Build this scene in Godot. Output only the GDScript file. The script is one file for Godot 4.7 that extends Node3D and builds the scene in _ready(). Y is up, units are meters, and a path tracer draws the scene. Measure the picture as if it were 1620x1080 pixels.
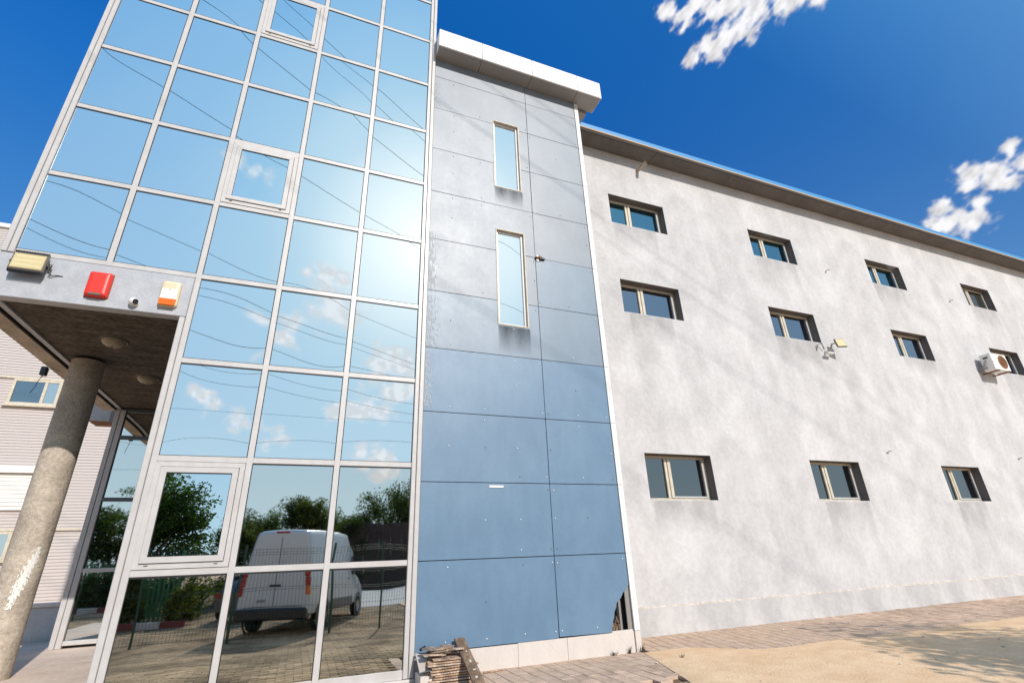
extends Node3D

# ---------------------------------------------------------------- mesh builder
class MB:
	var v := PackedVector3Array()
	var n := PackedVector3Array()
	var c := PackedColorArray()
	var uv := PackedVector2Array()
	var col := Color.WHITE
	var use_c := false

	func tri(a: Vector3, b: Vector3, d: Vector3, na: Vector3, nb: Vector3, nd: Vector3) -> void:
		v.append(a); v.append(d); v.append(b)
		n.append(na); n.append(nd); n.append(nb)
		if use_c:
			c.append(col); c.append(col); c.append(col)

	func ftri(a: Vector3, b: Vector3, d: Vector3, out: Vector3) -> void:
		var nn := (b - a).cross(d - a).normalized()
		if nn.dot(out) < 0.0:
			tri(a, d, b, -nn, -nn, -nn)
		else:
			tri(a, b, d, nn, nn, nn)

	func quad(a: Vector3, b: Vector3, d: Vector3, e: Vector3, out: Vector3) -> void:
		var nn := (d - a).cross(e - b).normalized()
		if nn.dot(out) < 0.0:
			nn = -nn
			tri(a, e, d, nn, nn, nn)
			tri(a, d, b, nn, nn, nn)
		else:
			tri(a, b, d, nn, nn, nn)
			tri(a, d, e, nn, nn, nn)

	func squad(a: Vector3, b: Vector3, d: Vector3, e: Vector3, na: Vector3, nb: Vector3, nd: Vector3, ne: Vector3) -> void:
		var nn := (d - a).cross(e - b)
		if nn.dot(na + nb + nd + ne) < 0.0:
			tri(a, e, d, na, ne, nd)
			tri(a, d, b, na, nd, nb)
		else:
			tri(a, b, d, na, nb, nd)
			tri(a, d, e, na, nd, ne)

	func uvquad(a: Vector3, b: Vector3, d: Vector3, e: Vector3, out: Vector3) -> void:
		# a is lower left, b lower right, d upper right, e upper left
		tri(a, b, d, out, out, out)
		uv.append(Vector2(0, 1)); uv.append(Vector2(1, 0)); uv.append(Vector2(1, 1))
		tri(a, d, e, out, out, out)
		uv.append(Vector2(0, 1)); uv.append(Vector2(0, 0)); uv.append(Vector2(1, 0))

	func box(o: Vector3, s: Vector3, bev := 0.0, X := Transform3D.IDENTITY) -> void:
		var h := s * 0.5
		bev = minf(bev, minf(h.x, minf(h.y, h.z)) * 0.9)
		for k in 3:
			var u := (k + 1) % 3
			var w := (k + 2) % 3
			for sg in [-1.0, 1.0]:
				var p: Array[Vector3] = []
				for q in [[-1.0, -1.0], [1.0, -1.0], [1.0, 1.0], [-1.0, 1.0]]:
					var a := Vector3.ZERO
					a[k] = sg * h[k]
					a[u] = q[0] * (h[u] - bev)
					a[w] = q[1] * (h[w] - bev)
					p.append(X * (o + a))
				var out := Vector3.ZERO
				out[k] = sg
				quad(p[0], p[1], p[2], p[3], X.basis * out)
		if bev <= 0.0:
			return
		for k in 3:
			var u := (k + 1) % 3
			var w := (k + 2) % 3
			for sk in [-1.0, 1.0]:
				for su in [-1.0, 1.0]:
					var p: Array[Vector3] = []
					for q in [[0, -1.0], [0, 1.0], [1, 1.0], [1, -1.0]]:
						var a := Vector3.ZERO
						a[k] = sk * (h[k] - (bev if q[0] == 1 else 0.0))
						a[u] = su * (h[u] - (bev if q[0] == 0 else 0.0))
						a[w] = q[1] * (h[w] - bev)
						p.append(X * (o + a))
					var out := Vector3.ZERO
					out[k] = sk
					out[u] = su
					quad(p[0], p[1], p[2], p[3], X.basis * out)
		for sx in [-1.0, 1.0]:
			for sy in [-1.0, 1.0]:
				for sz in [-1.0, 1.0]:
					var g := Vector3(sx, sy, sz)
					ftri(X * (o + g * (h - Vector3(0, bev, bev))), X * (o + g * (h - Vector3(bev, 0, bev))), X * (o + g * (h - Vector3(bev, bev, 0))), X.basis * g)

	func span(x0: float, x1: float, y0: float, y1: float, z0: float, z1: float, bev := 0.0) -> void:
		box(Vector3(x0 + x1, y0 + y1, z0 + z1) * 0.5, Vector3(x1 - x0, y1 - y0, z1 - z0), bev)

	func prism(poly: PackedVector2Array, z0: float, z1: float, X := Transform3D.IDENTITY, caps := true) -> void:
		var p := poly.duplicate()
		if Geometry2D.is_polygon_clockwise(p):
			p.reverse()
		var ix := Geometry2D.triangulate_polygon(p)
		if caps:
			for z in [z0, z1]:
				var out := X.basis * Vector3(0, 0, signf(z - (z0 + z1) * 0.5))
				for i in range(0, ix.size(), 3):
					var a := p[ix[i]]
					var b := p[ix[i + 1]]
					var d := p[ix[i + 2]]
					ftri(X * Vector3(a.x, a.y, z), X * Vector3(b.x, b.y, z), X * Vector3(d.x, d.y, z), out)
		for i in p.size():
			var a := p[i]
			var b := p[(i + 1) % p.size()]
			var e := b - a
			quad(X * Vector3(a.x, a.y, z0), X * Vector3(b.x, b.y, z0), X * Vector3(b.x, b.y, z1), X * Vector3(a.x, a.y, z1), X.basis * Vector3(e.y, -e.x, 0))

	func lathe(prof: Array, X := Transform3D.IDENTITY, seg := 20) -> void:
		for i in prof.size() - 1:
			var a: Vector2 = prof[i]
			var b: Vector2 = prof[i + 1]
			var t := (b - a).normalized()
			var nr := Vector2(t.y, -t.x)
			for k in seg:
				var u0 := TAU * k / seg
				var u1 := TAU * (k + 1) / seg
				var d0 := Vector3(cos(u0), 0, sin(u0))
				var d1 := Vector3(cos(u1), 0, sin(u1))
				var n0 := (X.basis * (d0 * nr.x + Vector3.UP * nr.y)).normalized()
				var n1 := (X.basis * (d1 * nr.x + Vector3.UP * nr.y)).normalized()
				squad(X * (d0 * a.x + Vector3.UP * a.y), X * (d1 * a.x + Vector3.UP * a.y), X * (d1 * b.x + Vector3.UP * b.y), X * (d0 * b.x + Vector3.UP * b.y), n0, n1, n1, n0)

	func tube(pts: Array, r0: float, r1: float, seg := 8, caps := true) -> void:
		var m := pts.size()
		var rings := []
		var nrm := []
		var side := Vector3.ZERO
		for i in m:
			var t: Vector3 = (pts[mini(i + 1, m - 1)] - pts[maxi(i - 1, 0)]).normalized()
			if side == Vector3.ZERO:
				side = t.cross(Vector3.UP if absf(t.y) < 0.9 else Vector3.RIGHT).normalized()
			side = (side - t * side.dot(t)).normalized()
			var up := side.cross(t)
			var r := lerpf(r0, r1, float(i) / maxf(m - 1, 1))
			var ring := []
			var nn := []
			for k in seg:
				var a := TAU * k / seg
				var d := side * cos(a) + up * sin(a)
				ring.append(pts[i] + d * r)
				nn.append(d)
			rings.append(ring)
			nrm.append(nn)
		for i in m - 1:
			for k in seg:
				var q := (k + 1) % seg
				squad(rings[i][k], rings[i][q], rings[i + 1][q], rings[i + 1][k], nrm[i][k], nrm[i][q], nrm[i + 1][q], nrm[i + 1][k])
		if caps:
			for e in [0, m - 1]:
				var out: Vector3 = pts[e] - pts[1 if e == 0 else m - 2]
				for k in range(1, seg - 1):
					ftri(rings[e][0], rings[e][k], rings[e][k + 1], out)

	# skin over rings of equal length, smooth normals from the grid
	func loft(rings: Array, closed := true, caps := true) -> void:
		var R := rings.size()
		var S: int = rings[0].size()
		var cen := []
		for r in rings:
			var m := Vector3.ZERO
			for p in r:
				m += p
			cen.append(m / S)
		var nr := []
		for i in R:
			var row := []
			for k in S:
				var du: Vector3 = rings[i][(k + 1) % S] - rings[i][(k - 1 + S) % S]
				var dv: Vector3 = rings[mini(i + 1, R - 1)][k] - rings[maxi(i - 1, 0)][k]
				var q := du.cross(dv).normalized()
				if q.dot(rings[i][k] - cen[i]) < 0.0:
					q = -q
				row.append(q)
			nr.append(row)
		for i in R - 1:
			for k in (S if closed else S - 1):
				var q := (k + 1) % S
				squad(rings[i][k], rings[i][q], rings[i + 1][q], rings[i + 1][k], nr[i][k], nr[i][q], nr[i + 1][q], nr[i + 1][k])
		if caps:
			for e in [0, R - 1]:
				var out: Vector3 = cen[e] - cen[1 if e == 0 else R - 2]
				for k in S:
					ftri(cen[e], rings[e][k], rings[e][(k + 1) % S], out)

	func mesh() -> ArrayMesh:
		var a := []
		a.resize(Mesh.ARRAY_MAX)
		a[Mesh.ARRAY_VERTEX] = v
		a[Mesh.ARRAY_NORMAL] = n
		if use_c:
			a[Mesh.ARRAY_COLOR] = c
		if uv.size() == v.size():
			a[Mesh.ARRAY_TEX_UV] = uv
		var m := ArrayMesh.new()
		m.add_surface_from_arrays(Mesh.PRIMITIVE_TRIANGLES, a)
		return m


# ---------------------------------------------------------------- scene helpers
var M := {}
var counts := {}
var rng := RandomNumberGenerator.new()
var SUN := Vector3(0.1805, 0.552, 0.814).normalized()
const EYE := 1.5

func numbered(called: String, parent: Node) -> String:
	var key := str(parent.get_instance_id()) + called
	var k: int = counts.get(key, -1) + 1
	counts[key] = k
	return called if k == 0 else "%s_%03d" % [called, k]

func put(called: String, mb, m: Material, parent: Node = self) -> MeshInstance3D:
	var o := MeshInstance3D.new()
	o.name = numbered(called, parent)
	o.mesh = mb.mesh() if mb is MB else mb
	o.material_override = m
	parent.add_child(o, true)
	return o

func tag(o: Node, label: String, category: String, group := "") -> Node:
	o.set_meta("label", label)
	o.set_meta("category", category)
	if group:
		o.set_meta("group", group)
	return o

func thing(called: String, label: String, category: String, at := Vector3.ZERO, turn := 0.0, group := "") -> Node3D:
	var o := Node3D.new()
	o.name = numbered(called, self)
	add_child(o)
	o.position = at
	o.rotation.y = turn
	tag(o, label, category, group)
	return o

func part(called: String, parent: Node) -> Node3D:
	var o := Node3D.new()
	o.name = numbered(called, parent)
	parent.add_child(o, true)
	return o

func struct(called: String, mb, m: Material) -> MeshInstance3D:
	var o := put(called, mb, m)
	o.set_meta("kind", "structure")
	return o

func dup(o: Node3D, called: String, at: Vector3, turn: float, label: String, group := "", scl := 1.0) -> Node3D:
	var r: Node3D = o.duplicate()
	r.name = numbered(called, self)
	add_child(r)
	r.position = at
	r.rotation.y = turn
	r.scale = Vector3.ONE * scl
	r.set_meta("label", label)
	if group:
		r.set_meta("group", group)
	return r

func lin(r: float, g: float, b: float) -> Color:
	return Color(r, g, b).linear_to_srgb()

func mat(called: String, col: Color, rough := 0.7, metal := 0.0, spec := 0.5) -> StandardMaterial3D:
	var m := StandardMaterial3D.new()
	m.resource_name = called
	m.albedo_color = col
	m.roughness = rough
	m.metallic = metal
	m.metallic_specular = spec
	M[called] = m
	return m

# layers: [cycles per tile, weight, seed, stretch along v (1 = none), octaves]
func noise_sum(size: int, layers: Array) -> PackedFloat32Array:
	var total := PackedFloat32Array()
	total.resize(size * size)
	for L in layers:
		var f := FastNoiseLite.new()
		f.noise_type = FastNoiseLite.TYPE_SIMPLEX_SMOOTH
		f.seed = L[2]
		f.fractal_octaves = L[4]
		f.fractal_type = FastNoiseLite.FRACTAL_FBM
		var st: float = L[3]
		var w := size
		var h := int(size / st) if st >= 1.0 else size
		if st < 1.0:
			w = int(size * st)
		f.frequency = L[0] / float(maxi(w, h))
		var im := f.get_seamless_image(w, h)
		im.resize(size, size, Image.INTERPOLATE_BILINEAR)
		im.convert(Image.FORMAT_L8)
		var d := im.get_data()
		var wt: float = L[1] / 255.0
		for i in total.size():
			total[i] += d[i] * wt
	return total

func tex(size: int, layers: Array, lo: Color, hi: Color, a0 := 0.2, a1 := 0.8) -> ImageTexture:
	var t := noise_sum(size, layers)
	var b := PackedByteArray()
	b.resize(size * size * 3)
	var lut := PackedByteArray()
	for i in 256:
		var q := lo.lerp(hi, i / 255.0)
		lut.append(int(clampf(q.r, 0, 1) * 255)); lut.append(int(clampf(q.g, 0, 1) * 255)); lut.append(int(clampf(q.b, 0, 1) * 255))
	var k := 255.0 / (a1 - a0)
	for i in t.size():
		var q := clampi(int((t[i] - a0) * k), 0, 255) * 3
		b[i * 3] = lut[q]
		b[i * 3 + 1] = lut[q + 1]
		b[i * 3 + 2] = lut[q + 2]
	return ImageTexture.create_from_image(Image.create_from_data(size, size, false, Image.FORMAT_RGB8, b))

func tri_map(m: StandardMaterial3D, scl: float, world := true) -> void:
	m.uv1_triplanar = true
	m.uv1_world_triplanar = world
	m.uv1_triplanar_sharpness = 8.0
	m.uv1_scale = Vector3.ONE * scl

# ---------------------------------------------------------------- sky
func sky_image() -> Image:
	var W := 1024
	var H := 512
	var stops := [0.0, 5.0, 9.0, 13.0, 18.0, 25.0, 32.0, 42.0, 55.0, 65.0, 78.0, 90.0, 103.0, 130.0, 180.0]
	var cols := [Vector3(1.7, 1.7, 1.62), Vector3(1.3, 1.34, 1.32), Vector3(1.02, 1.13, 1.18), Vector3(0.68, 0.89, 1.03), Vector3(0.43, 0.71, 0.96), Vector3(0.30, 0.59, 0.92), Vector3(0.22, 0.51, 0.88), Vector3(0.16, 0.45, 0.83), Vector3(0.10, 0.34, 0.73), Vector3(0.058, 0.255, 0.62), Vector3(0.010, 0.128, 0.45), Vector3(0.003, 0.108, 0.43), Vector3(0.003, 0.142, 0.54), Vector3(0.02, 0.20, 0.58), Vector3(0.05, 0.24, 0.6)]
	var px := PackedFloat32Array()
	px.resize(W * H * 3)
	for y in H:
		var el := PI * (0.5 - (y + 0.5) / H)
		var sy := sin(el)
		var cy := cos(el)
		for x in W:
			var c := Vector3(0.42, 0.40, 0.36)
			if sy > -0.02:
				var u := (x + 0.5) / W * TAU
				var d := Vector3(sin(u) * cy, sy, -cos(u) * cy)
				var g := rad_to_deg(acos(clampf(d.dot(SUN), -1, 1)))
				var k := 0
				while k < 13 and stops[k + 1] < g:
					k += 1
				var t: float = clampf((g - stops[k]) / (stops[k + 1] - stops[k]), 0, 1)
				c = cols[k].lerp(cols[k + 1], t)
				var hz := pow(1.0 - maxf(sy, 0.0), lerpf(1.75, 3.0, smoothstep(50.0, 80.0, g)))
				c = c.lerp(Vector3(0.68, 0.845, 0.92).lerp(Vector3(0.30, 0.60, 0.90), smoothstep(50.0, 80.0, g)), clampf(hz * 1.05, 0, 1))
			var i := (y * W + x) * 3
			px[i] = c.x
			px[i + 1] = c.y
			px[i + 2] = c.z
	var im := Image.create_from_data(W, H, false, Image.FORMAT_RGBF, px.to_byte_array())
	im.resize(4096, 2048, Image.INTERPOLATE_CUBIC)
	var data := im.get_data().to_float32_array()
	# clouds: lists of [elevation, azimuth, radius] in degrees; azimuth 0 faces the building
	var fine := FastNoiseLite.new()
	fine.seed = 11
	fine.frequency = 0.5
	fine.fractal_octaves = 5
	fine.fractal_gain = 0.48
	var bank := [
		[[53.3, 50.0, 1.2], [52.2, 51.9, 1.4], [52.6, 54.2, 1.3], [48.4, 51.8, 1.0], [48.7, 53.9, 1.5], [49.2, 56.1, 1.8], [49.4, 58.5, 1.8], [49.4, 60.9, 1.6], [49.2, 63.1, 1.4], [48.6, 65.2, 1.1], [47.6, 67.0, 0.8], [51.4, 56.3, 1.3], [51.2, 58.7, 1.4]],
		[[25.5, 69.0, 1.4], [25.0, 70.3, 1.4], [26.9, 69.1, 1.0], [26.4, 71.5, 0.9], [28.3, 71.9, 1.35], [27.8, 73.2, 1.4], [26.7, 73.9, 0.9], [29.2, 74.9, 0.7], [27.9, 75.5, 1.0]],
	]
	var wisp := [
		[[29.1, 0.4, 1.1], [28.7, -1.0, 1.2], [29.0, -2.6, 0.7], [28.7, 1.6, 0.9], [25.9, -0.2, 1.7], [25.5, 2.0, 1.8], [24.2, -3.5, 1.0], [22.3, -4.2, 0.9], [24.2, -4.1, 0.8], [24.0, -8.0, 0.7], [21.3, -6.7, 0.6]],
		[[20.7, 7.9, 1.8], [20.0, 9.8, 1.9], [19.5, 6.5, 1.3], [17.8, 9.0, 1.9], [17.4, 10.8, 1.9], [15.5, 5.4, 1.5], [15.1, 3.7, 1.2], [15.1, 7.6, 1.2]],
		[[15.6, -11.1, 1.2], [14.9, -10.2, 1.1], [16.1, -12.3, 0.8], [13.4, -6.8, 1.0], [10.0, 5.2, 0.9], [9.6, 7.6, 1.4], [11.6, -3.2, 1.0], [38.3, -10.4, 0.8], [38.2, -8.5, 0.8], [39.0, -12.7, 0.7]],
		# the same weather all round, out of the picture
		[[22, -60, 2.4], [23, -63, 2.0], [21, -57, 1.6]], [[30, 40, 2.2], [31, 43, 2.4], [29, 45, 1.6]], [[44, -50, 2.0], [45, -47, 1.6]], [[35, 60, 2.4], [34, 64, 2.2]], [[20, -35, 2.0], [21, -32, 2.2]], [[26, 30, 2.2], [27, 27, 1.8]],
	]
	for set_i in 2:
		for cl in (bank if set_i == 0 else wisp):
			for flip in [1]:
				var e0 := 90.0
				var e1 := -90.0
				var a0 := 400.0
				var a1 := -400.0
				for q in cl:
					var w: float = q[2] * 2.0 / cos(deg_to_rad(q[0]))
					e0 = minf(e0, q[0] - q[2] * 2.0)
					e1 = maxf(e1, q[0] + q[2] * 2.0)
					a0 = minf(a0, q[1] - w)
					a1 = maxf(a1, q[1] + w)
				var mirrored: bool = set_i == 1
				for y in range(int((90.0 - e1) / 180.0 * 2048), int((90.0 - e0) / 180.0 * 2048)):
					var el := 90.0 - (y + 0.5) / 2048.0 * 180.0
					var ce := cos(deg_to_rad(el))
					for xx in range(int(a0 / 360.0 * 4096.0), int(a1 / 360.0 * 4096.0)):
						var az := (xx + 0.5) / 4096.0 * 360.0
						var m := -1.0
						for q in cl:
							var dx: float = (az - q[1]) * ce / q[2]
							var dy: float = (el - q[0]) / q[2] * 1.15
							m = maxf(m, 1.0 - sqrt(dx * dx + dy * dy) * (0.85 if set_i == 0 else 0.7))
						if m < -0.45:
							continue
						var nz := fine.get_noise_2d(az * ce, el * 1.2) + 0.28 * fine.get_noise_2d(az * ce * 2.6 + 70.0, el * 2.9)
						var a := smoothstep(-0.16, 0.74, m + nz * 0.78 - 0.04)
						a = a * a * (3.0 - 2.0 * a) * 0.97
						if set_i == 1:
							a = smoothstep(-0.10, 0.95, m + fine.get_noise_2d(az * ce * 0.7, el * 0.9) * 0.85 + nz * 0.25 + 0.12) * 0.92
						if a <= 0.003:
							continue
						# a reflected cloud stands behind the camera: azimuth measured from the far side
						var col := posmod(int(floor((az if not mirrored else 180.0 - az) / 360.0 * 4096.0)), 4096)
						var sh := fine.get_noise_2d(az * ce * 1.3 + 5.0, el * 1.4 + 9.0 + 0.5)
						var lit := clampf(0.82 + sh * 0.40 + m * 0.16, 0.5 if set_i == 0 else 0.86, 1.02)
						var i := (y * 4096 + col) * 3
						data[i] = lerpf(data[i], lit * 0.99, a)
						data[i + 1] = lerpf(data[i + 1], lit * 0.98, a)
						data[i + 2] = lerpf(data[i + 2], lit * 1.0, a)
	return Image.create_from_data(4096, 2048, false, Image.FORMAT_RGBF, data.to_byte_array())

# ---------------------------------------------------------------- ground shape
func gh(x: float, z: float) -> float:
	return -0.27 * smoothstep(1.5, 9.0, z)

func _ready() -> void:
	rng.seed = 4242
	# ---- camera
	var cam := Camera3D.new()
	cam.name = "camera"
	add_child(cam)
	cam.transform = Transform3D(Basis(Vector3(0.92907756, -0.03590077, 0.3681386), Vector3(-0.11514866, 0.91774932, 0.38010126), Vector3(-0.35150488, -0.39553421, 0.84852638)), Vector3(0, EYE, 8))
	cam.fov = rad_to_deg(2.0 * atan(540.0 / 787.3056))
	cam.near = 0.05
	cam.far = 2000.0
	cam.current = true
	# ---- sky
	var we := WorldEnvironment.new()
	we.name = "world_environment"
	var env := Environment.new()
	env.background_mode = Environment.BG_SKY
	var sky := Sky.new()
	var pano := PanoramaSkyMaterial.new()
	pano.panorama = ImageTexture.create_from_image(sky_image())
	sky.sky_material = pano
	env.sky = sky
	env.tonemap_mode = Environment.TONE_MAPPER_LINEAR
	env.tonemap_exposure = 1.0
	env.sdfgi_enabled = true
	env.ssao_enabled = true
	env.ssil_enabled = true
	we.environment = env
	add_child(we)
	# ---- sun
	var sun := DirectionalLight3D.new()
	sun.name = "sun"
	sun.light_energy = 1.3
	sun.light_color = lin(1.0, 0.945, 0.875)
	sun.light_angular_distance = 0.5
	sun.shadow_enabled = true
	add_child(sun)
	sun.look_at_from_position(SUN * 50.0, Vector3.ZERO)
	materials()
	ground()
	glass_tower()
	panel_block()
	hall()
	far_hall()
	porch()
	paving()
	fittings()
	rubble()
	behind()


func materials() -> void:
	var m := mat("plaster", Color.WHITE, 0.9, 0, 0.2)
	m.albedo_texture = tex(1024, [[3.0, 0.22, 3, 1.0, 5], [10.0, 0.30, 8, 1.5, 5], [6.0, 0.24, 21, 3.5, 5], [45.0, 0.24, 5, 1.0, 4]], lin(0.465, 0.448, 0.448), lin(0.62, 0.60, 0.60), 0.28, 0.72)
	tri_map(m, 1.0 / 7.3)
	m.heightmap_enabled = true
	m.heightmap_texture = tex(1024, [[14.0, 0.45, 31, 1.0, 5], [90.0, 0.55, 32, 1.0, 3]], Color.BLACK, Color.WHITE, 0.2, 0.8)
	m.heightmap_scale = 0.35
	m = mat("plinth", Color.WHITE, 0.9, 0, 0.2)
	m.albedo_texture = tex(512, [[3.0, 0.5, 41, 2.0, 4], [20.0, 0.3, 42, 1.0, 3], [9.0, 0.2, 43, 3.0, 2]], lin(0.45, 0.435, 0.432), lin(0.56, 0.54, 0.535), 0.3, 0.7)
	m.heightmap_enabled = true
	m.heightmap_texture = M.plaster.heightmap_texture
	m.heightmap_scale = 0.25
	tri_map(m, 0.31)
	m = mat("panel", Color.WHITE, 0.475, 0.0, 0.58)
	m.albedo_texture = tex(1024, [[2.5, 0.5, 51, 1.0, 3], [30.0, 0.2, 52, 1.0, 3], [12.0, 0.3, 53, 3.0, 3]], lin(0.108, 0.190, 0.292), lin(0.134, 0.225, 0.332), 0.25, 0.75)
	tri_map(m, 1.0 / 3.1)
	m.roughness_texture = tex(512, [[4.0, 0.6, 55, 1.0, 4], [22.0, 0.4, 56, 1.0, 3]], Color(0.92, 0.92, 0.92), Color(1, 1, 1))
	for q in [["panel_sheen", lin(0.190, 0.216, 0.256), lin(0.222, 0.250, 0.292)], ["panel_half_sheen", lin(0.150, 0.205, 0.272), lin(0.178, 0.238, 0.308)]]:  # sun sheen on the upper rows, put into greyer base colours
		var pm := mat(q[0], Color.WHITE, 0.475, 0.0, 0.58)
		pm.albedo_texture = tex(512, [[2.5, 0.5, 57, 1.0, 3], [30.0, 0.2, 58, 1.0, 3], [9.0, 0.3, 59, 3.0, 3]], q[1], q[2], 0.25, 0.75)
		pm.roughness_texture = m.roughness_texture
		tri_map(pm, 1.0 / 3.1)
	m = mat("joint", lin(0.02, 0.02, 0.022), 0.9)
	m = mat("white_metal", Color.WHITE, 0.4, 0.0, 0.5)
	m.albedo_texture = tex(512, [[4.0, 0.5, 61, 3.0, 3], [24.0, 0.5, 62, 1.0, 4]], lin(0.66, 0.64, 0.63), lin(0.80, 0.785, 0.775), 0.25, 0.75)
	tri_map(m, 0.8)
	m = mat("base_metal", Color.WHITE, 0.55, 0.0, 0.4)
	m.albedo_texture = tex(512, [[4.0, 0.5, 63, 3.0, 3], [24.0, 0.5, 64, 1.0, 4]], lin(0.60, 0.535, 0.49), lin(0.65, 0.585, 0.535), 0.25, 0.75)
	tri_map(m, 0.8)
	m = mat("frame", Color.WHITE, 0.36, 0.0, 0.5)
	m.albedo_texture = tex(512, [[3.0, 0.6, 65, 2.0, 2], [8.0, 0.4, 66, 1.0, 2]], lin(0.51, 0.475, 0.46), lin(0.56, 0.53, 0.515), 0.25, 0.75)
	tri_map(m, 0.9)
	mat("frame_dark", lin(0.10, 0.115, 0.135), 0.35)
	mat("gasket", lin(0.012, 0.012, 0.013), 0.7)
	# reflective curtain-wall glass: a coated mirror of a blue-green cast
	mat("mirror", lin(0.78, 0.845, 0.875), 0.012, 1.0)
	mat("mirror_clean", lin(0.66, 0.79, 0.86), 0.01, 1.0)
	mat("mirror_dim", lin(0.69, 0.715, 0.70), 0.02, 1.0)
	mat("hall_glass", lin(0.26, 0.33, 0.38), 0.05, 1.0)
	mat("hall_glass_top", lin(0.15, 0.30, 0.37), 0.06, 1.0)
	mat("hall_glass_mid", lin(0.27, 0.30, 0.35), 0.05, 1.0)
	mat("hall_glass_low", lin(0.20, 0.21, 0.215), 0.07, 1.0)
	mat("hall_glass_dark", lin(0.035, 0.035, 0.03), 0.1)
	m = mat("cream", Color.WHITE, 0.5)
	m.albedo_texture = tex(256, [[5.0, 0.5, 71, 2.0, 3], [22.0, 0.5, 72, 1.0, 3]], lin(0.50, 0.44, 0.34), lin(0.66, 0.59, 0.48), 0.25, 0.75)
	tri_map(m, 1.3)
	m = mat("concrete", Color.WHITE, 0.92, 0, 0.2)
	m.albedo_texture = tex(1024, [[3.0, 0.34, 81, 1.0, 4], [26.0, 0.36, 82, 1.0, 4], [110.0, 0.3, 83, 1.0, 2]], lin(0.33, 0.275, 0.22), lin(0.62, 0.53, 0.435), 0.28, 0.72)
	m.heightmap_enabled = true
	m.heightmap_texture = tex(512, [[60.0, 0.7, 84, 1.0, 3], [12.0, 0.3, 85, 1.0, 3]], Color.BLACK, Color.WHITE)
	m.heightmap_scale = 0.7
	tri_map(m, 0.55)
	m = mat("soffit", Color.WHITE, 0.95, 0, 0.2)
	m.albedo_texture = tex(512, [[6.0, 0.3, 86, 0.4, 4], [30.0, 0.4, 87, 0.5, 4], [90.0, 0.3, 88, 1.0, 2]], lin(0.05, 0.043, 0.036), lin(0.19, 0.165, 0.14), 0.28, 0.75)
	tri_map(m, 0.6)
	m = mat("fascia", Color.WHITE, 0.5, 0, 0.4)
	m.albedo_texture = tex(512, [[5.0, 0.5, 91, 1.0, 3], [30.0, 0.5, 92, 1.0, 4]], lin(0.39, 0.395, 0.425), lin(0.48, 0.485, 0.51), 0.25, 0.75)
	tri_map(m, 0.7)
	m = mat("floor", Color.WHITE, 0.8)
	m.albedo_texture = tex(512, [[3.0, 0.5, 94, 1.0, 4], [26.0, 0.5, 95, 1.0, 4]], lin(0.58, 0.45, 0.36), lin(0.76, 0.61, 0.50), 0.25, 0.75)
	tri_map(m, 0.4)
	m = mat("sand", Color.WHITE, 0.95, 0, 0.15)
	m.albedo_texture = tex(1024, [[3.0, 0.35, 101, 1.0, 5], [12.0, 0.3, 102, 1.0, 4], [60.0, 0.22, 103, 1.0, 3]], lin(0.68, 0.455, 0.275), lin(0.84, 0.61, 0.405), 0.26, 0.74)
	m.heightmap_enabled = true
	m.heightmap_texture = tex(1024, [[12.0, 0.4, 104, 1.0, 5], [100.0, 0.6, 105, 1.0, 3]], Color.BLACK, Color.WHITE)
	m.heightmap_scale = 0.6
	tri_map(m, 0.22)
	m = mat("bed", lin(0.20, 0.125, 0.08), 0.95, 0, 0.1)
	var grain := tex(512, [[5.0, 0.35, 111, 1.0, 4], [50.0, 0.65, 112, 1.0, 4]], Color(0.78, 0.78, 0.78), Color(1, 1, 1), 0.25, 0.75)
	var pc := [lin(0.68, 0.485, 0.36), lin(0.71, 0.515, 0.385), lin(0.655, 0.465, 0.34), lin(0.69, 0.495, 0.355), lin(0.67, 0.485, 0.365)]
	for i in 5:
		m = mat("paver%d" % i, pc[i], 0.92, 0, 0.2)
		m.albedo_texture = grain
		tri_map(m, 0.9)
	m = mat("paver_field", Color.WHITE, 0.92, 0, 0.2)
	m.vertex_color_use_as_albedo = true
	m.albedo_texture = grain
	tri_map(m, 0.9)
	m = mat("corrugated", lin(0.54, 0.485, 0.468), 0.5, 0.0, 0.5)
	m = mat("roof_blue", lin(0.05, 0.25, 0.52), 0.45, 0.0, 0.5)
	mat("tan_edge", lin(0.55, 0.36, 0.20), 0.7)
	mat("dark_edge", lin(0.03, 0.022, 0.018), 0.8)
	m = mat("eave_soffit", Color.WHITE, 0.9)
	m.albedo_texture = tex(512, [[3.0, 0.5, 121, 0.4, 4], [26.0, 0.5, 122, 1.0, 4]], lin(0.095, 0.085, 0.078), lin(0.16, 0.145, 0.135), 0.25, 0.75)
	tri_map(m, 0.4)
	var wood := tex(256, [[3.0, 0.4, 131, 5.0, 3], [26.0, 0.4, 132, 6.0, 3], [8.0, 0.2, 133, 1.0, 3]], Color(0.55, 0.55, 0.55), Color(1, 1, 1), 0.25, 0.75)
	var wc := [lin(0.30, 0.20, 0.135), lin(0.66, 0.44, 0.29), lin(0.56, 0.39, 0.28), lin(0.70, 0.53, 0.40), lin(0.40, 0.29, 0.22), lin(0.33, 0.27, 0.23)]
	for i in 6:
		m = mat("slab%d" % i, wc[i], 0.85, 0, 0.3)
		m.albedo_texture = wood
		tri_map(m, 1.6, false)
	m = mat("reveal_shaded", Color.WHITE, 0.9, 0, 0.2)
	m.albedo_texture = M.plinth.albedo_texture
	m.albedo_color = Color(0.62, 0.60, 0.59)  # render darkened so the window openings carry their shade in the colour
	tri_map(m, 0.5)
	mat("soffit_metal", lin(0.30, 0.285, 0.28), 0.45)
	mat("red_plastic", lin(0.80, 0.035, 0.02), 0.35)
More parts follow.
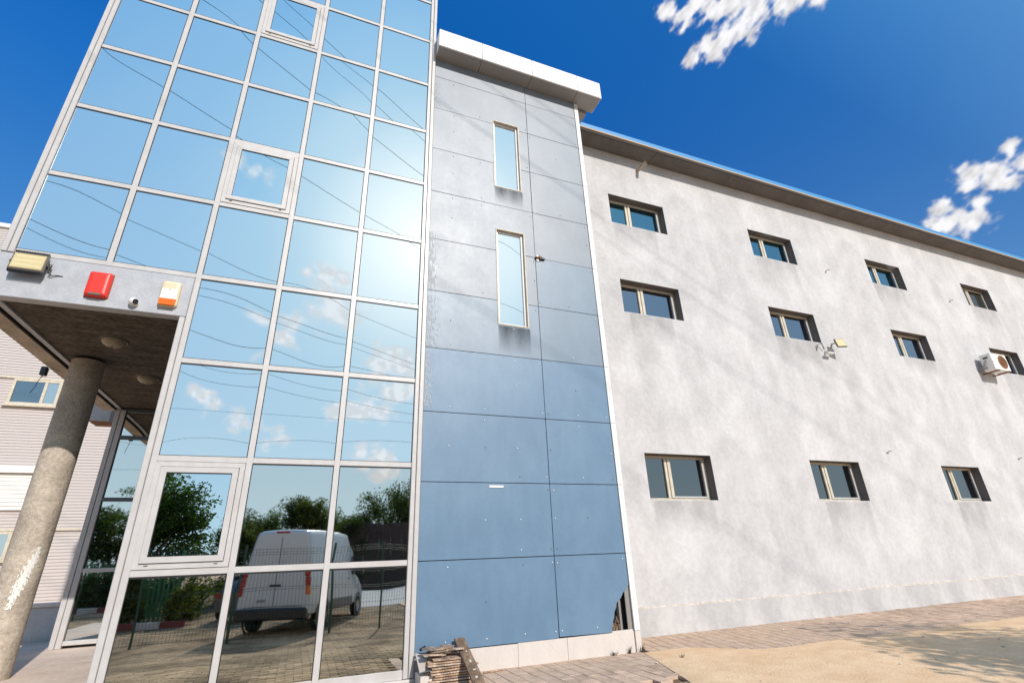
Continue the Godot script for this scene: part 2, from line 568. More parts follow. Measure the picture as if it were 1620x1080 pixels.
	mat("red_lens", lin(0.36, 0.012, 0.01), 0.2)
	mat("amber_lens", lin(0.75, 0.15, 0.01), 0.15)
	mat("cream_plastic", lin(0.70, 0.58, 0.38), 0.4)
	mat("white_plastic", lin(0.80, 0.77, 0.72), 0.35)
	mat("black_plastic", lin(0.02, 0.02, 0.022), 0.35)
	mat("grey_plastic", lin(0.25, 0.25, 0.25), 0.45)
	mat("lamp_body", lin(0.13, 0.115, 0.09), 0.5)
	mat("lamp_glass", lin(0.62, 0.50, 0.27), 0.2)
	mat("old_glass", lin(0.30, 0.25, 0.17), 0.3)
	mat("led", lin(0.85, 0.80, 0.55), 0.2)
	m = mat("ledge", Color.WHITE, 0.9)
	m.albedo_texture = tex(256, [[8.0, 0.5, 171, 1.0, 4], [30.0, 0.5, 172, 1.0, 3]], lin(0.46, 0.37, 0.29), lin(0.62, 0.56, 0.50), 0.3, 0.7)
	tri_map(m, 0.6)
	mat("dusty_sheet", lin(0.47, 0.40, 0.36), 0.7)
	mat("steel", lin(0.4, 0.39, 0.38), 0.4, 0.8)
	mat("rust", lin(0.22, 0.10, 0.045), 0.85)
	mat("fan_brown", lin(0.30, 0.13, 0.05), 0.6)
	mat("van_white", lin(0.54, 0.56, 0.575), 0.25, 0.0, 0.6)
	mat("tyre", lin(0.018, 0.018, 0.018), 0.85)
	mat("rim_metal", lin(0.45, 0.45, 0.46), 0.35, 0.7)
	mat("car_paint", lin(0.02, 0.028, 0.045), 0.2, 0.0, 0.8)
	mat("dark_glass", lin(0.02, 0.025, 0.03), 0.05, 0.0, 1.0)
	mat("fence_green", lin(0.012, 0.05, 0.025), 0.5)
	mat("fence_bright", lin(0.025, 0.16, 0.065), 0.5)
	mat("cable", lin(0.015, 0.015, 0.017), 0.6)
	mat("kerb_red", lin(0.20, 0.045, 0.04), 0.9)
	mat("kerb_white", lin(0.50, 0.47, 0.42), 0.9)
	mat("bark", lin(0.10, 0.07, 0.05), 0.95)
	mat("brown_board", lin(0.085, 0.055, 0.038), 0.8)
	m = mat("leaf", Color.WHITE, 0.6, 0, 0.3)
	m.vertex_color_use_as_albedo = true
	m.backlight_enabled = true
	m.backlight = Color(0.92, 1.0, 0.45)
	m = mat("soil", lin(0.20, 0.14, 0.085), 0.95, 0, 0.1)


# ---------------------------------------------------------------- ground
func ground() -> void:
	var xs := [-400.0, -150.0, -60.0, -25.0, -12.0, -6.0, 0.0, 6.0, 12.0, 25.0, 60.0, 150.0, 400.0]
	var zs := [-400.0, -150.0, -60.0, -25.0, -8.0, 0.0, 1.5, 2.25, 3.0, 3.75, 4.5, 5.25, 6.0, 6.75, 7.5, 8.25, 9.0, 14.0, 25.0, 60.0, 150.0, 400.0]
	var mb := MB.new()
	for i in xs.size() - 1:
		for j in zs.size() - 1:
			var p := []
			for q in [[i, j], [i + 1, j], [i + 1, j + 1], [i, j + 1]]:
				p.append(Vector3(xs[q[0]], gh(xs[q[0]], zs[q[1]]) - 0.04, zs[q[1]]))
			mb.quad(p[0], p[1], p[2], p[3], Vector3.UP)
	struct("ground", mb, M.sand)
	# loose sand that has washed over the edge of the paving
	var fn := FastNoiseLite.new()
	fn.seed = 5
	fn.frequency = 0.7
	fn.fractal_octaves = 4
	var sx := []
	var x := 4.5
	while x < 34.0:
		sx.append(x)
		x += 0.12 if x < 15.0 else 0.5
	sx.append_array([40.0, 60.0, 100.0])
	mb = MB.new()
	var rows := []
	for xx in sx:
		var row := []
		var zb := lerpf(0.95, 1.15, smoothstep(7.0, 13.0, xx))
		if xx < 7.2:
			zb = lerpf(0.12, 0.95, smoothstep(6.1, 7.2, xx))
		zb = maxf(zb, (5.37 - xx) / 0.345)
		zb += fn.get_noise_2d(xx, 3.0) * 0.09 + fn.get_noise_2d(xx * 6.0, 9.0) * 0.035
		for k in 16:
			var t := k / 15.0
			var z := zb + 0.9 * t + (t * t * t) * 60.0
			var y := gh(xx, z) + 0.004 + 0.028 * smoothstep(0.0, 0.3, t) + 0.012 * fn.get_noise_2d(xx * 2.0, z * 2.0) * smoothstep(0.0, 0.2, t)
			row.append(Vector3(xx, y, z))
		rows.append(row)
	var nr := []
	for i in rows.size():
		var rr := []
		for k in 16:
			var du: Vector3 = rows[mini(i + 1, rows.size() - 1)][k] - rows[maxi(i - 1, 0)][k]
			var dv: Vector3 = rows[i][mini(k + 1, 15)] - rows[i][maxi(k - 1, 0)]
			var q := dv.cross(du).normalized()
			rr.append(q if q.y > 0 else -q)
		nr.append(rr)
	for i in rows.size() - 1:
		for k in 15:
			mb.squad(rows[i][k], rows[i + 1][k], rows[i + 1][k + 1], rows[i][k + 1], nr[i][k], nr[i + 1][k], nr[i + 1][k + 1], nr[i][k + 1])
	struct("sandy_ground", mb, M.sand)
	var stone := MB.new()
	stone.lathe([Vector2(0.0, -0.5), Vector2(0.42, -0.3), Vector2(0.5, 0.05), Vector2(0.3, 0.4), Vector2(0.0, 0.48)], Transform3D.IDENTITY, 6)
	var mm := MultiMesh.new()
	mm.transform_format = MultiMesh.TRANSFORM_3D
	mm.mesh = stone.mesh()
	mm.instance_count = 420
	for k in 420:
		var px := rng.randf_range(4.6, 20.0)
		var pz := rng.randf_range(0.2, 5.5) if k % 3 else rng.randf_range(-1.1, 1.2)
		if px < 5.5 and pz < 1.6:
			pz += 1.8
		var sc := pow(rng.randf(), 3.0) * 0.035 + 0.006
		var up := gh(px, pz) + (0.028 if pz > 1.5 else 0.004)
		mm.set_instance_transform(k, Transform3D(Basis.from_euler(Vector3(rng.randf_range(-0.4, 0.4), rng.randf() * TAU, 0)).scaled(Vector3(sc * 1.3, sc * 0.7, sc)), Vector3(px, up + sc * 0.2, pz)))
	var mi := MultiMeshInstance3D.new()
	mi.name = "pebbles"
	mi.multimesh = mm
	mi.material_override = M.ledge
	mi.set_meta("kind", "stuff")
	mi.set_meta("label", "small loose stones scattered over the sandy ground and paving")
	mi.set_meta("category", "pebbles")
	add_child(mi)
	# planted earth beyond the yard
	mb = MB.new()
	mb.quad(Vector3(-40, -0.285, 17.5), Vector3(40, -0.285, 17.5), Vector3(40, -0.285, 60), Vector3(-40, -0.285, 60), Vector3.UP)
	struct("soil_ground", mb, M.soil)


func paving() -> void:
	var bed := MB.new()
	for zz in [[0.0, 1.5], [1.5, 3.0], [3.0, 4.5], [4.5, 6.0], [6.0, 7.5], [7.5, 9.0], [9.0, 17.0]]:
		bed.quad(Vector3(-9, gh(0, zz[0]) - 0.034, zz[0]), Vector3(5.4, gh(0, zz[0]) - 0.034, zz[0]), Vector3(5.4, gh(0, zz[1]) - 0.034, zz[1]), Vector3(-9, gh(0, zz[1]) - 0.034, zz[1]), Vector3.UP)
	bed.quad(Vector3(5.4, -0.034, -1.2), Vector3(60, -0.034, -1.2), Vector3(60, -0.034, 1.5), Vector3(5.4, -0.034, 1.5), Vector3.UP)
	var floor_ := struct("paving", bed, M.bed)
	var one := MB.new()
	one.box(Vector3(0, -0.0275, 0), Vector3(0.1895, 0.055, 0.3005), 0.005)
	var mesh := one.mesh()
	var spots := []
	var i := 0
	while i * 0.2 < 3.7:
		var x := 5.28 - i * 0.2
		var z := 0.16 + (0.15 if i % 2 == 1 else 0.0) - 0.302
		while z < 1.8:
			if z > -0.2:
				spots.append([x, z, 0.0])
			z += 0.302
		i += 1
	# smaller setts over the rest of the yard
	var setts := []
	for r in 170:
		for q in 60:
			var x := 5.35 - (q + (0.5 if r % 2 else 0.0)) * 0.242
			var z := 0.17 + r * 0.1
			if (x > 1.5 and z < 1.9) or (x < -1.9 and z < 0.80):
				continue
			setts.append([x, z])
	var a := 0.255
	var ax := Vector2(cos(a), sin(a))
	var az := Vector2(-sin(a), cos(a))
	for p in range(-4, 300):
		for q in range(-40, 40):
			var c := Vector2(5.5, -1.2) + ax * (p * 0.2) + az * (q * 0.302 + (0.15 if p % 2 else 0.0))
			if c.x > 5.52 and c.x < 45.0 and c.y > -1.42 and c.y < 1.35:
				spots.append([c.x, c.y, -a])
	var eye := Vector3(0, EYE, 8)
	var near := []
	var rest := []
	for s in spots:
		var seen: bool = s[1] < 1.45 and ((s[0] > 2.3 and s[0] < 5.4 and s[1] < 0.95) or (s[0] >= 5.4 and s[1] < 1.1))
		s.append(Vector3(s[0], 0, s[1]).distance_to(eye) if seen else 999.0)
	spots.sort_custom(func(u, w): return u[3] < w[3])
	var fn := FastNoiseLite.new()
	fn.seed = 77
	fn.frequency = 0.35
	for k in spots.size():
		(near if k < 300 and spots[k][3] < 900 else rest).append(spots[k])
	for s in near:
		var o := MeshInstance3D.new()
		o.name = numbered("paver", floor_)
		o.mesh = mesh
		o.material_override = M["paver%d" % rng.randi_range(0, 4)]
		floor_.add_child(o, true)
		o.position = Vector3(s[0], gh(s[0], s[1]) + rng.randf_range(-0.0015, 0.001), s[1])
		o.rotation = Vector3(rng.randf_range(-0.006, 0.006), s[2] + rng.randf_range(-0.006, 0.006), rng.randf_range(-0.008, 0.008))
	var mm := MultiMesh.new()
	mm.transform_format = MultiMesh.TRANSFORM_3D
	mm.use_colors = true
	mm.mesh = mesh
	mm.instance_count = rest.size()
	for k in rest.size():
		var s: Array = rest[k]
		var b := Basis.from_euler(Vector3(rng.randf_range(-0.012, 0.012), s[2], rng.randf_range(-0.012, 0.012)))
		mm.set_instance_transform(k, Transform3D(b, Vector3(s[0], gh(s[0], s[1]) + rng.randf_range(-0.006, 0.002), s[1])))
		var g := rng.randf_range(0.85, 1.12) * (1.0 + 0.25 * fn.get_noise_2d(s[0], s[1]))
		mm.set_instance_color(k, Color(0.68 * g, 0.485 * g, 0.36 * g))
	var mi := MultiMeshInstance3D.new()
	mi.name = "paver_field"
	mi.multimesh = mm
	mi.material_override = M.paver_field
	mi.set_meta("kind", "stuff")
	floor_.add_child(mi)
	var sett := MB.new()
	sett.box(Vector3(0, -0.0275, 0), Vector3(0.236, 0.055, 0.094), 0.007)
	mm = MultiMesh.new()
	mm.transform_format = MultiMesh.TRANSFORM_3D
	mm.use_colors = true
	mm.mesh = sett.mesh()
	mm.instance_count = setts.size()
	for k in setts.size():
		var s: Array = setts[k]
		var b := Basis.from_euler(Vector3(rng.randf_range(-0.02, 0.02), rng.randf_range(-0.02, 0.02), rng.randf_range(-0.02, 0.02)))
		mm.set_instance_transform(k, Transform3D(b, Vector3(s[0] + rng.randf_range(-0.003, 0.003), gh(s[0], s[1]) + rng.randf_range(-0.007, 0.003), s[1])))
		var g := rng.randf_range(0.75, 1.15) * (1.0 + 0.9 * fn.get_noise_2d(s[0] * 1.5, s[1] * 1.5))
		mm.set_instance_color(k, Color(0.42 * g, 0.295 * g, 0.18 * g))
	mi = MultiMeshInstance3D.new()
	mi.name = "sett_field"
	mi.multimesh = mm
	mi.material_override = M.paver_field
	mi.set_meta("kind", "stuff")
	floor_.add_child(mi)


# ---------------------------------------------------------------- glass tower
func pane_mesh(w: float, h: float, bulge: float, tx: float, ty: float) -> ArrayMesh:
	# a sealed unit is never quite flat: a shallow pillow plus a slight lean
	var mb := MB.new()
	var N := 10
	var k1 := rng.randf_range(-0.5, 0.5)
	var P := []
	var Q := []
	for j in N + 1:
		var pr := []
		var qr := []
		for i in N + 1:
			var x := -1.0 + 2.0 * i / N
			var y := -1.0 + 2.0 * j / N
			var z := bulge * (1 - x * x) * (1 - y * y) * (1.0 + k1 * x) + tx * x * w * 0.5 + ty * y * h * 0.5
			var dzx := (bulge * (1 - y * y) * (-2.0 * x * (1.0 + k1 * x) + k1 * (1 - x * x))) / (w * 0.5) + tx
			var dzy := (bulge * (1 - x * x) * (-2.0 * y) * (1.0 + k1 * x)) / (h * 0.5) + ty
			pr.append(Vector3(x * w * 0.5, y * h * 0.5, z))
			qr.append(Vector3(-dzx, -dzy, 1).normalized())
		P.append(pr)
		Q.append(qr)
	for j in N:
		for i in N:
			mb.squad(P[j][i], P[j][i + 1], P[j + 1][i + 1], P[j + 1][i], Q[j][i], Q[j][i + 1], Q[j + 1][i + 1], Q[j + 1][i])
	return mb.mesh()

func gasket_ring(x0: float, x1: float, y0: float, y1: float, w: float, z0: float, z1: float) -> MB:
	# black rubber seal round a pane, top bar widened to stand for shade under the transom
	var mb := MB.new()
	mb.span(x0, x0 + w, y0, y1, z0, z1)
	mb.span(x1 - w, x1, y0, y1, z0, z1)
	mb.span(x0 + w + 0.0005, x1 - w - 0.0005, y0, y0 + w * 0.6, z0, z1 - 0.0005)
	mb.span(x0 + w + 0.0005, x1 - w - 0.0005, y1 - w * 1.9, y1, z0, z1 - 0.0005)
	return mb

func op_window(parent: Node, x0: float, x1: float, y0: float, y1: float) -> void:
	var w := part("window", parent)
	w.position = Vector3((x0 + x1) * 0.5, (y0 + y1) * 0.5, 0.0)
	var hw := (x1 - x0) * 0.5
	var hh := (y1 - y0) * 0.5
	for L in [[0.0, 0.062, 0.052], [0.070, 0.071, 0.072]]:
		var a: float = hw - L[0]
		var b: float = hh - L[0]
		var t: float = L[1]
		var d: float = L[2]
		var mb := MB.new()
		for s in [-1.0, 1.0]:
			# mitred bars
			mb.prism(PackedVector2Array([Vector2(-a, s * b), Vector2(a, s * b), Vector2(a - t, s * (b - t)), Vector2(-a + t, s * (b - t))]), -0.02, d)
			mb.prism(PackedVector2Array([Vector2(s * a, -b), Vector2(s * a, b), Vector2(s * (a - t - 0.0012), b - t - 0.0012), Vector2(s * (a - t - 0.0012), -b + t + 0.0012)]), -0.02, d - 0.002)
		put("frame" if L[0] == 0.0 else "sash", mb, M.frame, w)
	var g := put("pane", pane_mesh(2 * (hw - 0.14), 2 * (hh - 0.14), 0.0012, rng.randf_range(-0.002, 0.002), rng.randf_range(-0.002, 0.002)), M.mirror_clean, w)
	g.position.z = 0.058
	put("gasket", gasket_ring(-hw + 0.1415, hw - 0.1415, -hh + 0.1415, hh - 0.1415, 0.008, 0.03, 0.066), M.gasket, w)
	for s in [-1.0, 1.0]:
		var hd := MB.new()
		hd.box(Vector3(s * hw * 0.72, -hh + 0.045, 0.055), Vector3(0.045, 0.012, 0.02), 0.003)
		put("drain_cap", hd, M.grey_plastic, w)

func glass_tower() -> void:
	var t := thing("glass_tower", "mirrored glass stair tower with pale aluminium grid and overhanging porch canopy", "building")
	var X := [-4.19, -3.074, -1.923, -0.778, 0.394, 1.545]
	var Y := [0.08, 1.465, 2.871, 4.271, 5.663, 7.066, 8.458, 9.857, 11.25, 12.67, 14.06, 15.45]
	var pw := 0.042
	for j in Y.size() - 1:
		for i in 5:
			if i < 2 and j < 4:
				continue
			var x0: float = X[i]
			var x1: float = X[i + 1]
			var y0: float = Y[j]
			var y1: float = Y[j + 1]
			if i == 0:
				x0 -= 0.01
			if i == 2 and (j == 1 or j == 5 or j == 8):
				op_window(t, x0 + pw + 0.002, x1 - pw - 0.002, y0 + pw + 0.002, y1 - pw - 0.002)
				continue
			var amp := rng.randf_range(-0.0038, 0.0038)
			var p := put("pane", pane_mesh(x1 - x0 - pw * 1.5, y1 - y0 - pw * 1.5, amp, rng.randfn(0, 0.002), rng.randfn(0, 0.002)), M.mirror if j > 1 else M.mirror_dim, t)
			p.position = Vector3((x0 + x1) * 0.5, (y0 + y1) * 0.5, 0.033)
			put("gasket", gasket_ring(x0 + 0.0395, x1 - 0.0395, y0 + 0.0385, y1 - 0.0385, 0.011, 0.02, 0.0395), M.gasket, t)
	# dark rebate behind the glass
	var mb := MB.new()
	mb.span(-1.92, 1.56, 0.08, 15.45, -0.10, -0.028)
	mb.span(-4.2, -1.922, 5.66, 15.45, -0.10, -0.028)
	put("backing", mb, M.gasket, t)
	# transoms, in lengths between mullions
	for j in Y.size():
		for i in 5:
			if i < 2 and j < 4:
				continue
			mb = MB.new()
			mb.box(Vector3((X[i] + X[i + 1]) * 0.5, Y[j], 0.014), Vector3(X[i + 1] - X[i] - 0.078, 0.076 if j else 0.11, 0.052), 0.003)
			put("transom", mb, M.frame, t)
	for i in range(1, 5):
		var y0: float = Y[4] if i < 2 else Y[0]
		if i == 2:
			y0 = Y[4]
		mb = MB.new()
		mb.box(Vector3(X[i], (y0 + 15.45) * 0.5, 0.011), Vector3(0.078, 15.45 - y0 + 0.08, 0.064), 0.003)
		put("mullion", mb, M.frame, t)
	# double corner posts with a joint between them
	for q in [[-4.30, -4.232, 5.62], [-4.222, -4.155, 5.62], [1.505, 1.572, 0.03], [1.582, 1.652, 0.03]]:
		mb = MB.new()
		mb.span(q[0], q[1], q[2], 15.5, -0.15, 0.066, 0.008)
		put("corner_post", mb, M.frame, t)
	for q in [[-2.04, -1.965], [-1.955, -1.878]]:
		mb = MB.new()
		mb.span(q[0], q[1], 0.03, 4.948 if q[0] < -2 else 5.62, -0.12, 0.047 if q[0] < -2 else 0.060, 0.008)
		put("corner_post", mb, M.frame, t)
	# body behind the glass
	mb = MB.new()
	mb.span(-4.28, -4.2, 4.97, 15.45, -5.9, -0.16)
	put("side_wall", mb, M.fascia, t)
	mb = MB.new()
	mb.span(-2.02, -1.94, 0.0, 4.95, -5.78, -0.13)
	put("side_wall", mb, M.frame_dark, t)
	mb = MB.new()
	mb.span(-4.33, 1.68, 15.5, 15.75, -6.2, 0.15, 0.02)
	put("roof_slab", mb, M.white_metal, t)
	mb = MB.new()
	mb.span(-4.28, 1.6, 4.97, 15.45, -6.2, -5.95)
	put("back_wall", mb, M.fascia, t)
	# concrete sill under the glass
	mb = MB.new()
	mb.span(-2.04, 1.66, -0.3, 0.024, -0.3, 0.10, 0.012)
	put("sill", mb, M.base_metal, t)
	# canopy over the porch
	mb = MB.new()
	mb.span(-4.32, -1.962, 4.95, 5.615, -0.12, 0.05, 0.006)
	put("canopy_fascia", mb, M.fascia, t)
	mb = MB.new()
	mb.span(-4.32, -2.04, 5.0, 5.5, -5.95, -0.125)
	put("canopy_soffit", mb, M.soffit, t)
	mb = MB.new()
	mb.span(-4.62, -4.33, 4.955, 5.63, -5.95, 0.05, 0.01)
	put("canopy_edge_beam", mb, M.concrete, t)
	mb = MB.new()
	mb.span(-4.33, -4.305, 4.94, 4.99, -5.9, -0.13)
	put("drip_edge", mb, M.dark_edge, t)


# ---------------------------------------------------------------- porch
func porch() -> void:
	var mb := MB.new()
	mb.span(-5.4, -2.06, -0.06, 0.15, -7.4, 0.7, 0.015)
	struct("porch_floor", mb, M.floor)
	var t := thing("porch_glazing", "glass wall at the back of the porch, canopy shade painted into its upper bars", "glass wall")
	var Y := [0.24, 1.54, 2.95, 4.31, 4.96]
	for j in 4:
		var p := put("pane", pane_mesh(2.0, Y[j + 1] - Y[j] - 0.07, rng.randf_range(-0.003, 0.003), rng.randfn(0, 0.001), rng.randfn(0, 0.001)), M.mirror_dim, t)
		p.position = Vector3(-3.07, (Y[j] + Y[j + 1]) * 0.5, -5.8)
	for j in 5:
		mb = MB.new()
		mb.box(Vector3(-3.07, Y[j] - (0.02 if j == 4 else 0.0), -5.79), Vector3(2.03, 0.08, 0.08), 0.006)
		put("transom", mb, M.frame_dark if j > 1 else M.frame, t)  # upper bars get a darker frame colour as painted canopy shade
	for q in [[-4.29, -4.20], [-4.19, -4.09]]:
		mb = MB.new()
		mb.span(q[0], q[1], 0.15, 4.94, -5.9, -5.745, 0.008)
		put("post", mb, M.frame, t)
	mb = MB.new()
	mb.span(-4.19, -2.05, 0.15, 4.93, -5.95, -5.83)
	put("backing", mb, M.gasket, t)
	# round concrete column
	var c := thing("column", "round bare concrete column with a patch of peeled paint, holding the porch canopy", "column", Vector3(-3.87, 0.15, -2.5))
	mb = MB.new()
	var fn := FastNoiseLite.new()
	fn.seed = 9
	fn.frequency = 1.3
	var prof := []
	for k in 40:
		prof.append(Vector2(0.243 + 0.004 * fn.get_noise_1d(k * 0.6), 4.80 * k / 39.0))
	mb.lathe(prof, Transform3D.IDENTITY, 36)
	put("shaft", mb, M.concrete, c)
	# remnants of white paint: a ragged skin that follows the shaft
	mb = MB.new()
	var NA := 34
	var NH := 70
	for u in NA:
		for w in NH:
			var fa := (u + 0.5) / NA * 2.0 - 1.0
			var fh := (w + 0.5) / NH * 2.0 - 1.0
			var body := 0.85 - absf(fa + fh * 0.75) * 1.5 - fh * fh * 0.55 + 1.1 * fn.get_noise_2d(u * 0.16 + 9.0, w * 0.13)
			if body < 0.0:
				continue
			var q := []
			for e in [[0, 0], [1, 0], [1, 1], [0, 1]]:
				var an := 1.03 + 0.42 * (float(u + e[0]) / NA * 2.0 - 1.0)
				q.append([Vector3(cos(an), 0, sin(an)), 1.32 + 0.42 * (float(w + e[1]) / NH * 2.0 - 1.0)])
			mb.squad(q[0][0] * 0.249 + Vector3.UP * q[0][1], q[1][0] * 0.249 + Vector3.UP * q[1][1], q[2][0] * 0.249 + Vector3.UP * q[2][1], q[3][0] * 0.249 + Vector3.UP * q[3][1], q[0][0], q[1][0], q[2][0], q[3][0])
	put("paint_flake", mb, M.white_plastic, c)
	# ceiling lamps under the canopy
	var lamp: Node3D = null
	var k := 0
	for q in [[-3.22, -1.39, "round bulkhead lamp under the porch canopy, nearest the front"], [-3.16, -3.29, "round bulkhead lamp under the porch canopy, middle of the row"], [-3.14, -5.0, "round bulkhead lamp under the porch canopy, closest to the back glazing"]]:
		if lamp == null:
			lamp = thing("ceiling_lamp", q[2], "lamp", Vector3(q[0], 5.0, q[1]), 0, "bulkhead lamps under the canopy")
			mb = MB.new()
			mb.lathe([Vector2(0.0, -0.125), Vector2(0.06, -0.118), Vector2(0.115, -0.095), Vector2(0.155, -0.055), Vector2(0.175, -0.012)], Transform3D.IDENTITY, 28)
			put("diffuser", mb, M.old_glass, lamp)
			mb = MB.new()
			mb.lathe([Vector2(0.172, -0.02), Vector2(0.195, -0.024), Vector2(0.205, 0.0), Vector2(0.17, 0.0)], Transform3D.IDENTITY, 28)
			put("ring", mb, M.lamp_body, lamp)
			mb = MB.new()
			mb.box(Vector3(0, -0.132, 0), Vector3(0.012, 0.012, 0.10), 0.003)
			put("guard_bar", mb, M.lamp_body, lamp)
		else:
			dup(lamp, "ceiling_lamp", Vector3(q[0], 5.0, q[1]), 0.4 * k, q[2])
		k += 1
	# wall box on the flank beyond the glazing
	var b := thing("wall_cabinet", "grey metal cabinet hung on the flank beyond the porch glazing", "cabinet", Vector3(-4.75, 4.78, -6.6))
	mb = MB.new()
	mb.box(Vector3(0, 0.24, 0), Vector3(0.42, 0.46, 0.55), 0.01)
	put("casing", mb, M.fascia, b)
	mb = MB.new()
	mb.box(Vector3(0.32, 0.42, 0), Vector3(0.26, 0.05, 0.06), 0.004)
	mb.box(Vector3(0.32, 0.06, 0), Vector3(0.26, 0.05, 0.06), 0.004)
	put("bracket", mb, M.lamp_body, b)
	mb = MB.new()
	mb.box(Vector3(0, 0.005, 0), Vector3(0.40, 0.01, 0.52))
	put("underside", mb, M.rust, b)
	mb = MB.new()
	mb.span(-4.2, -2.0, 0.0, 6.5, -8.0, -6.25)
	tag(put("stair_core", mb, M.fascia), "plain grey stair core wall behind the glass tower", "wall")
	# low wall at the end of the porch
	var lw := thing("low_wall", "low grey wall with a metal coping beside the porch floor", "wall", Vector3(0, 0, 0))
	mb = MB.new()
	mb.span(-9.5, -4.55, -0.05, 0.82, -8.0, -7.6, 0.01)
	put("wall", mb, M.fascia, lw)
	mb = MB.new()
	mb.span(-9.55, -4.5, 0.82, 0.90, -8.05, -7.55, 0.01)
	put("coping", mb, M.frame, lw)
	# small bracket lamp on the canopy beam
	var s := thing("corner_bracket", "small black bracket with a dangling wire on the canopy edge behind the column", "bracket", Vector3(-4.66, 4.80, -3.0))
	mb = MB.new()
	mb.box(Vector3(0, 0.08, 0), Vector3(0.09, 0.16, 0.10), 0.01)
	put("housing", mb, M.black_plastic, s)
	mb = MB.new()
	mb.tube([Vector3(0, 0.0, 0), Vector3(-0.03, -0.12, 0.02), Vector3(-0.05, -0.22, 0.0), Vector3(-0.08, -0.34, 0.03)], 0.006, 0.005, 6)
	put("wire", mb, M.black_plastic, s)


# ---------------------------------------------------------------- panel-clad block
func stain_tex(size: int, seed_: int, mode: int, col: Color) -> ImageTexture:
	var f := FastNoiseLite.new()
	f.seed = seed_
	f.frequency = 0.03
	f.fractal_octaves = 4
	var im := Image.create(size, size, false, Image.FORMAT_RGBA8)
	for y in size:
		for x in size:
			var u := (x + 0.5) / size
			var v := (y + 0.5) / size
			var a := 0.0
			if mode == 0:   # run-off under a sill: dense above, streaking down
				a = (1.0 - v) * smoothstep(0.0, 0.06, u) * smoothstep(1.0, 0.94, u) * (0.5 + 0.45 * f.get_noise_2d(x * 0.6, y * 0.1))
				a *= smoothstep(0.0, 0.03, v)
			else:           # lime bloom creeping in from the left edge
				var n := f.get_noise_2d(x * 0.9, y * 0.9)
				a = smoothstep(0.02, 0.12, 0.42 - u + n * 0.9) * (0.5 + 0.5 * f.get_noise_2d(x * 2.0 + 300, y * 2.0)) * smoothstep(0.0, 0.08, v) * smoothstep(1.0, 0.92, v)
			im.set_pixel(x, y, Color(col.r, col.g, col.b, clampf(a, 0, 1)))
	return ImageTexture.create_from_image(im)

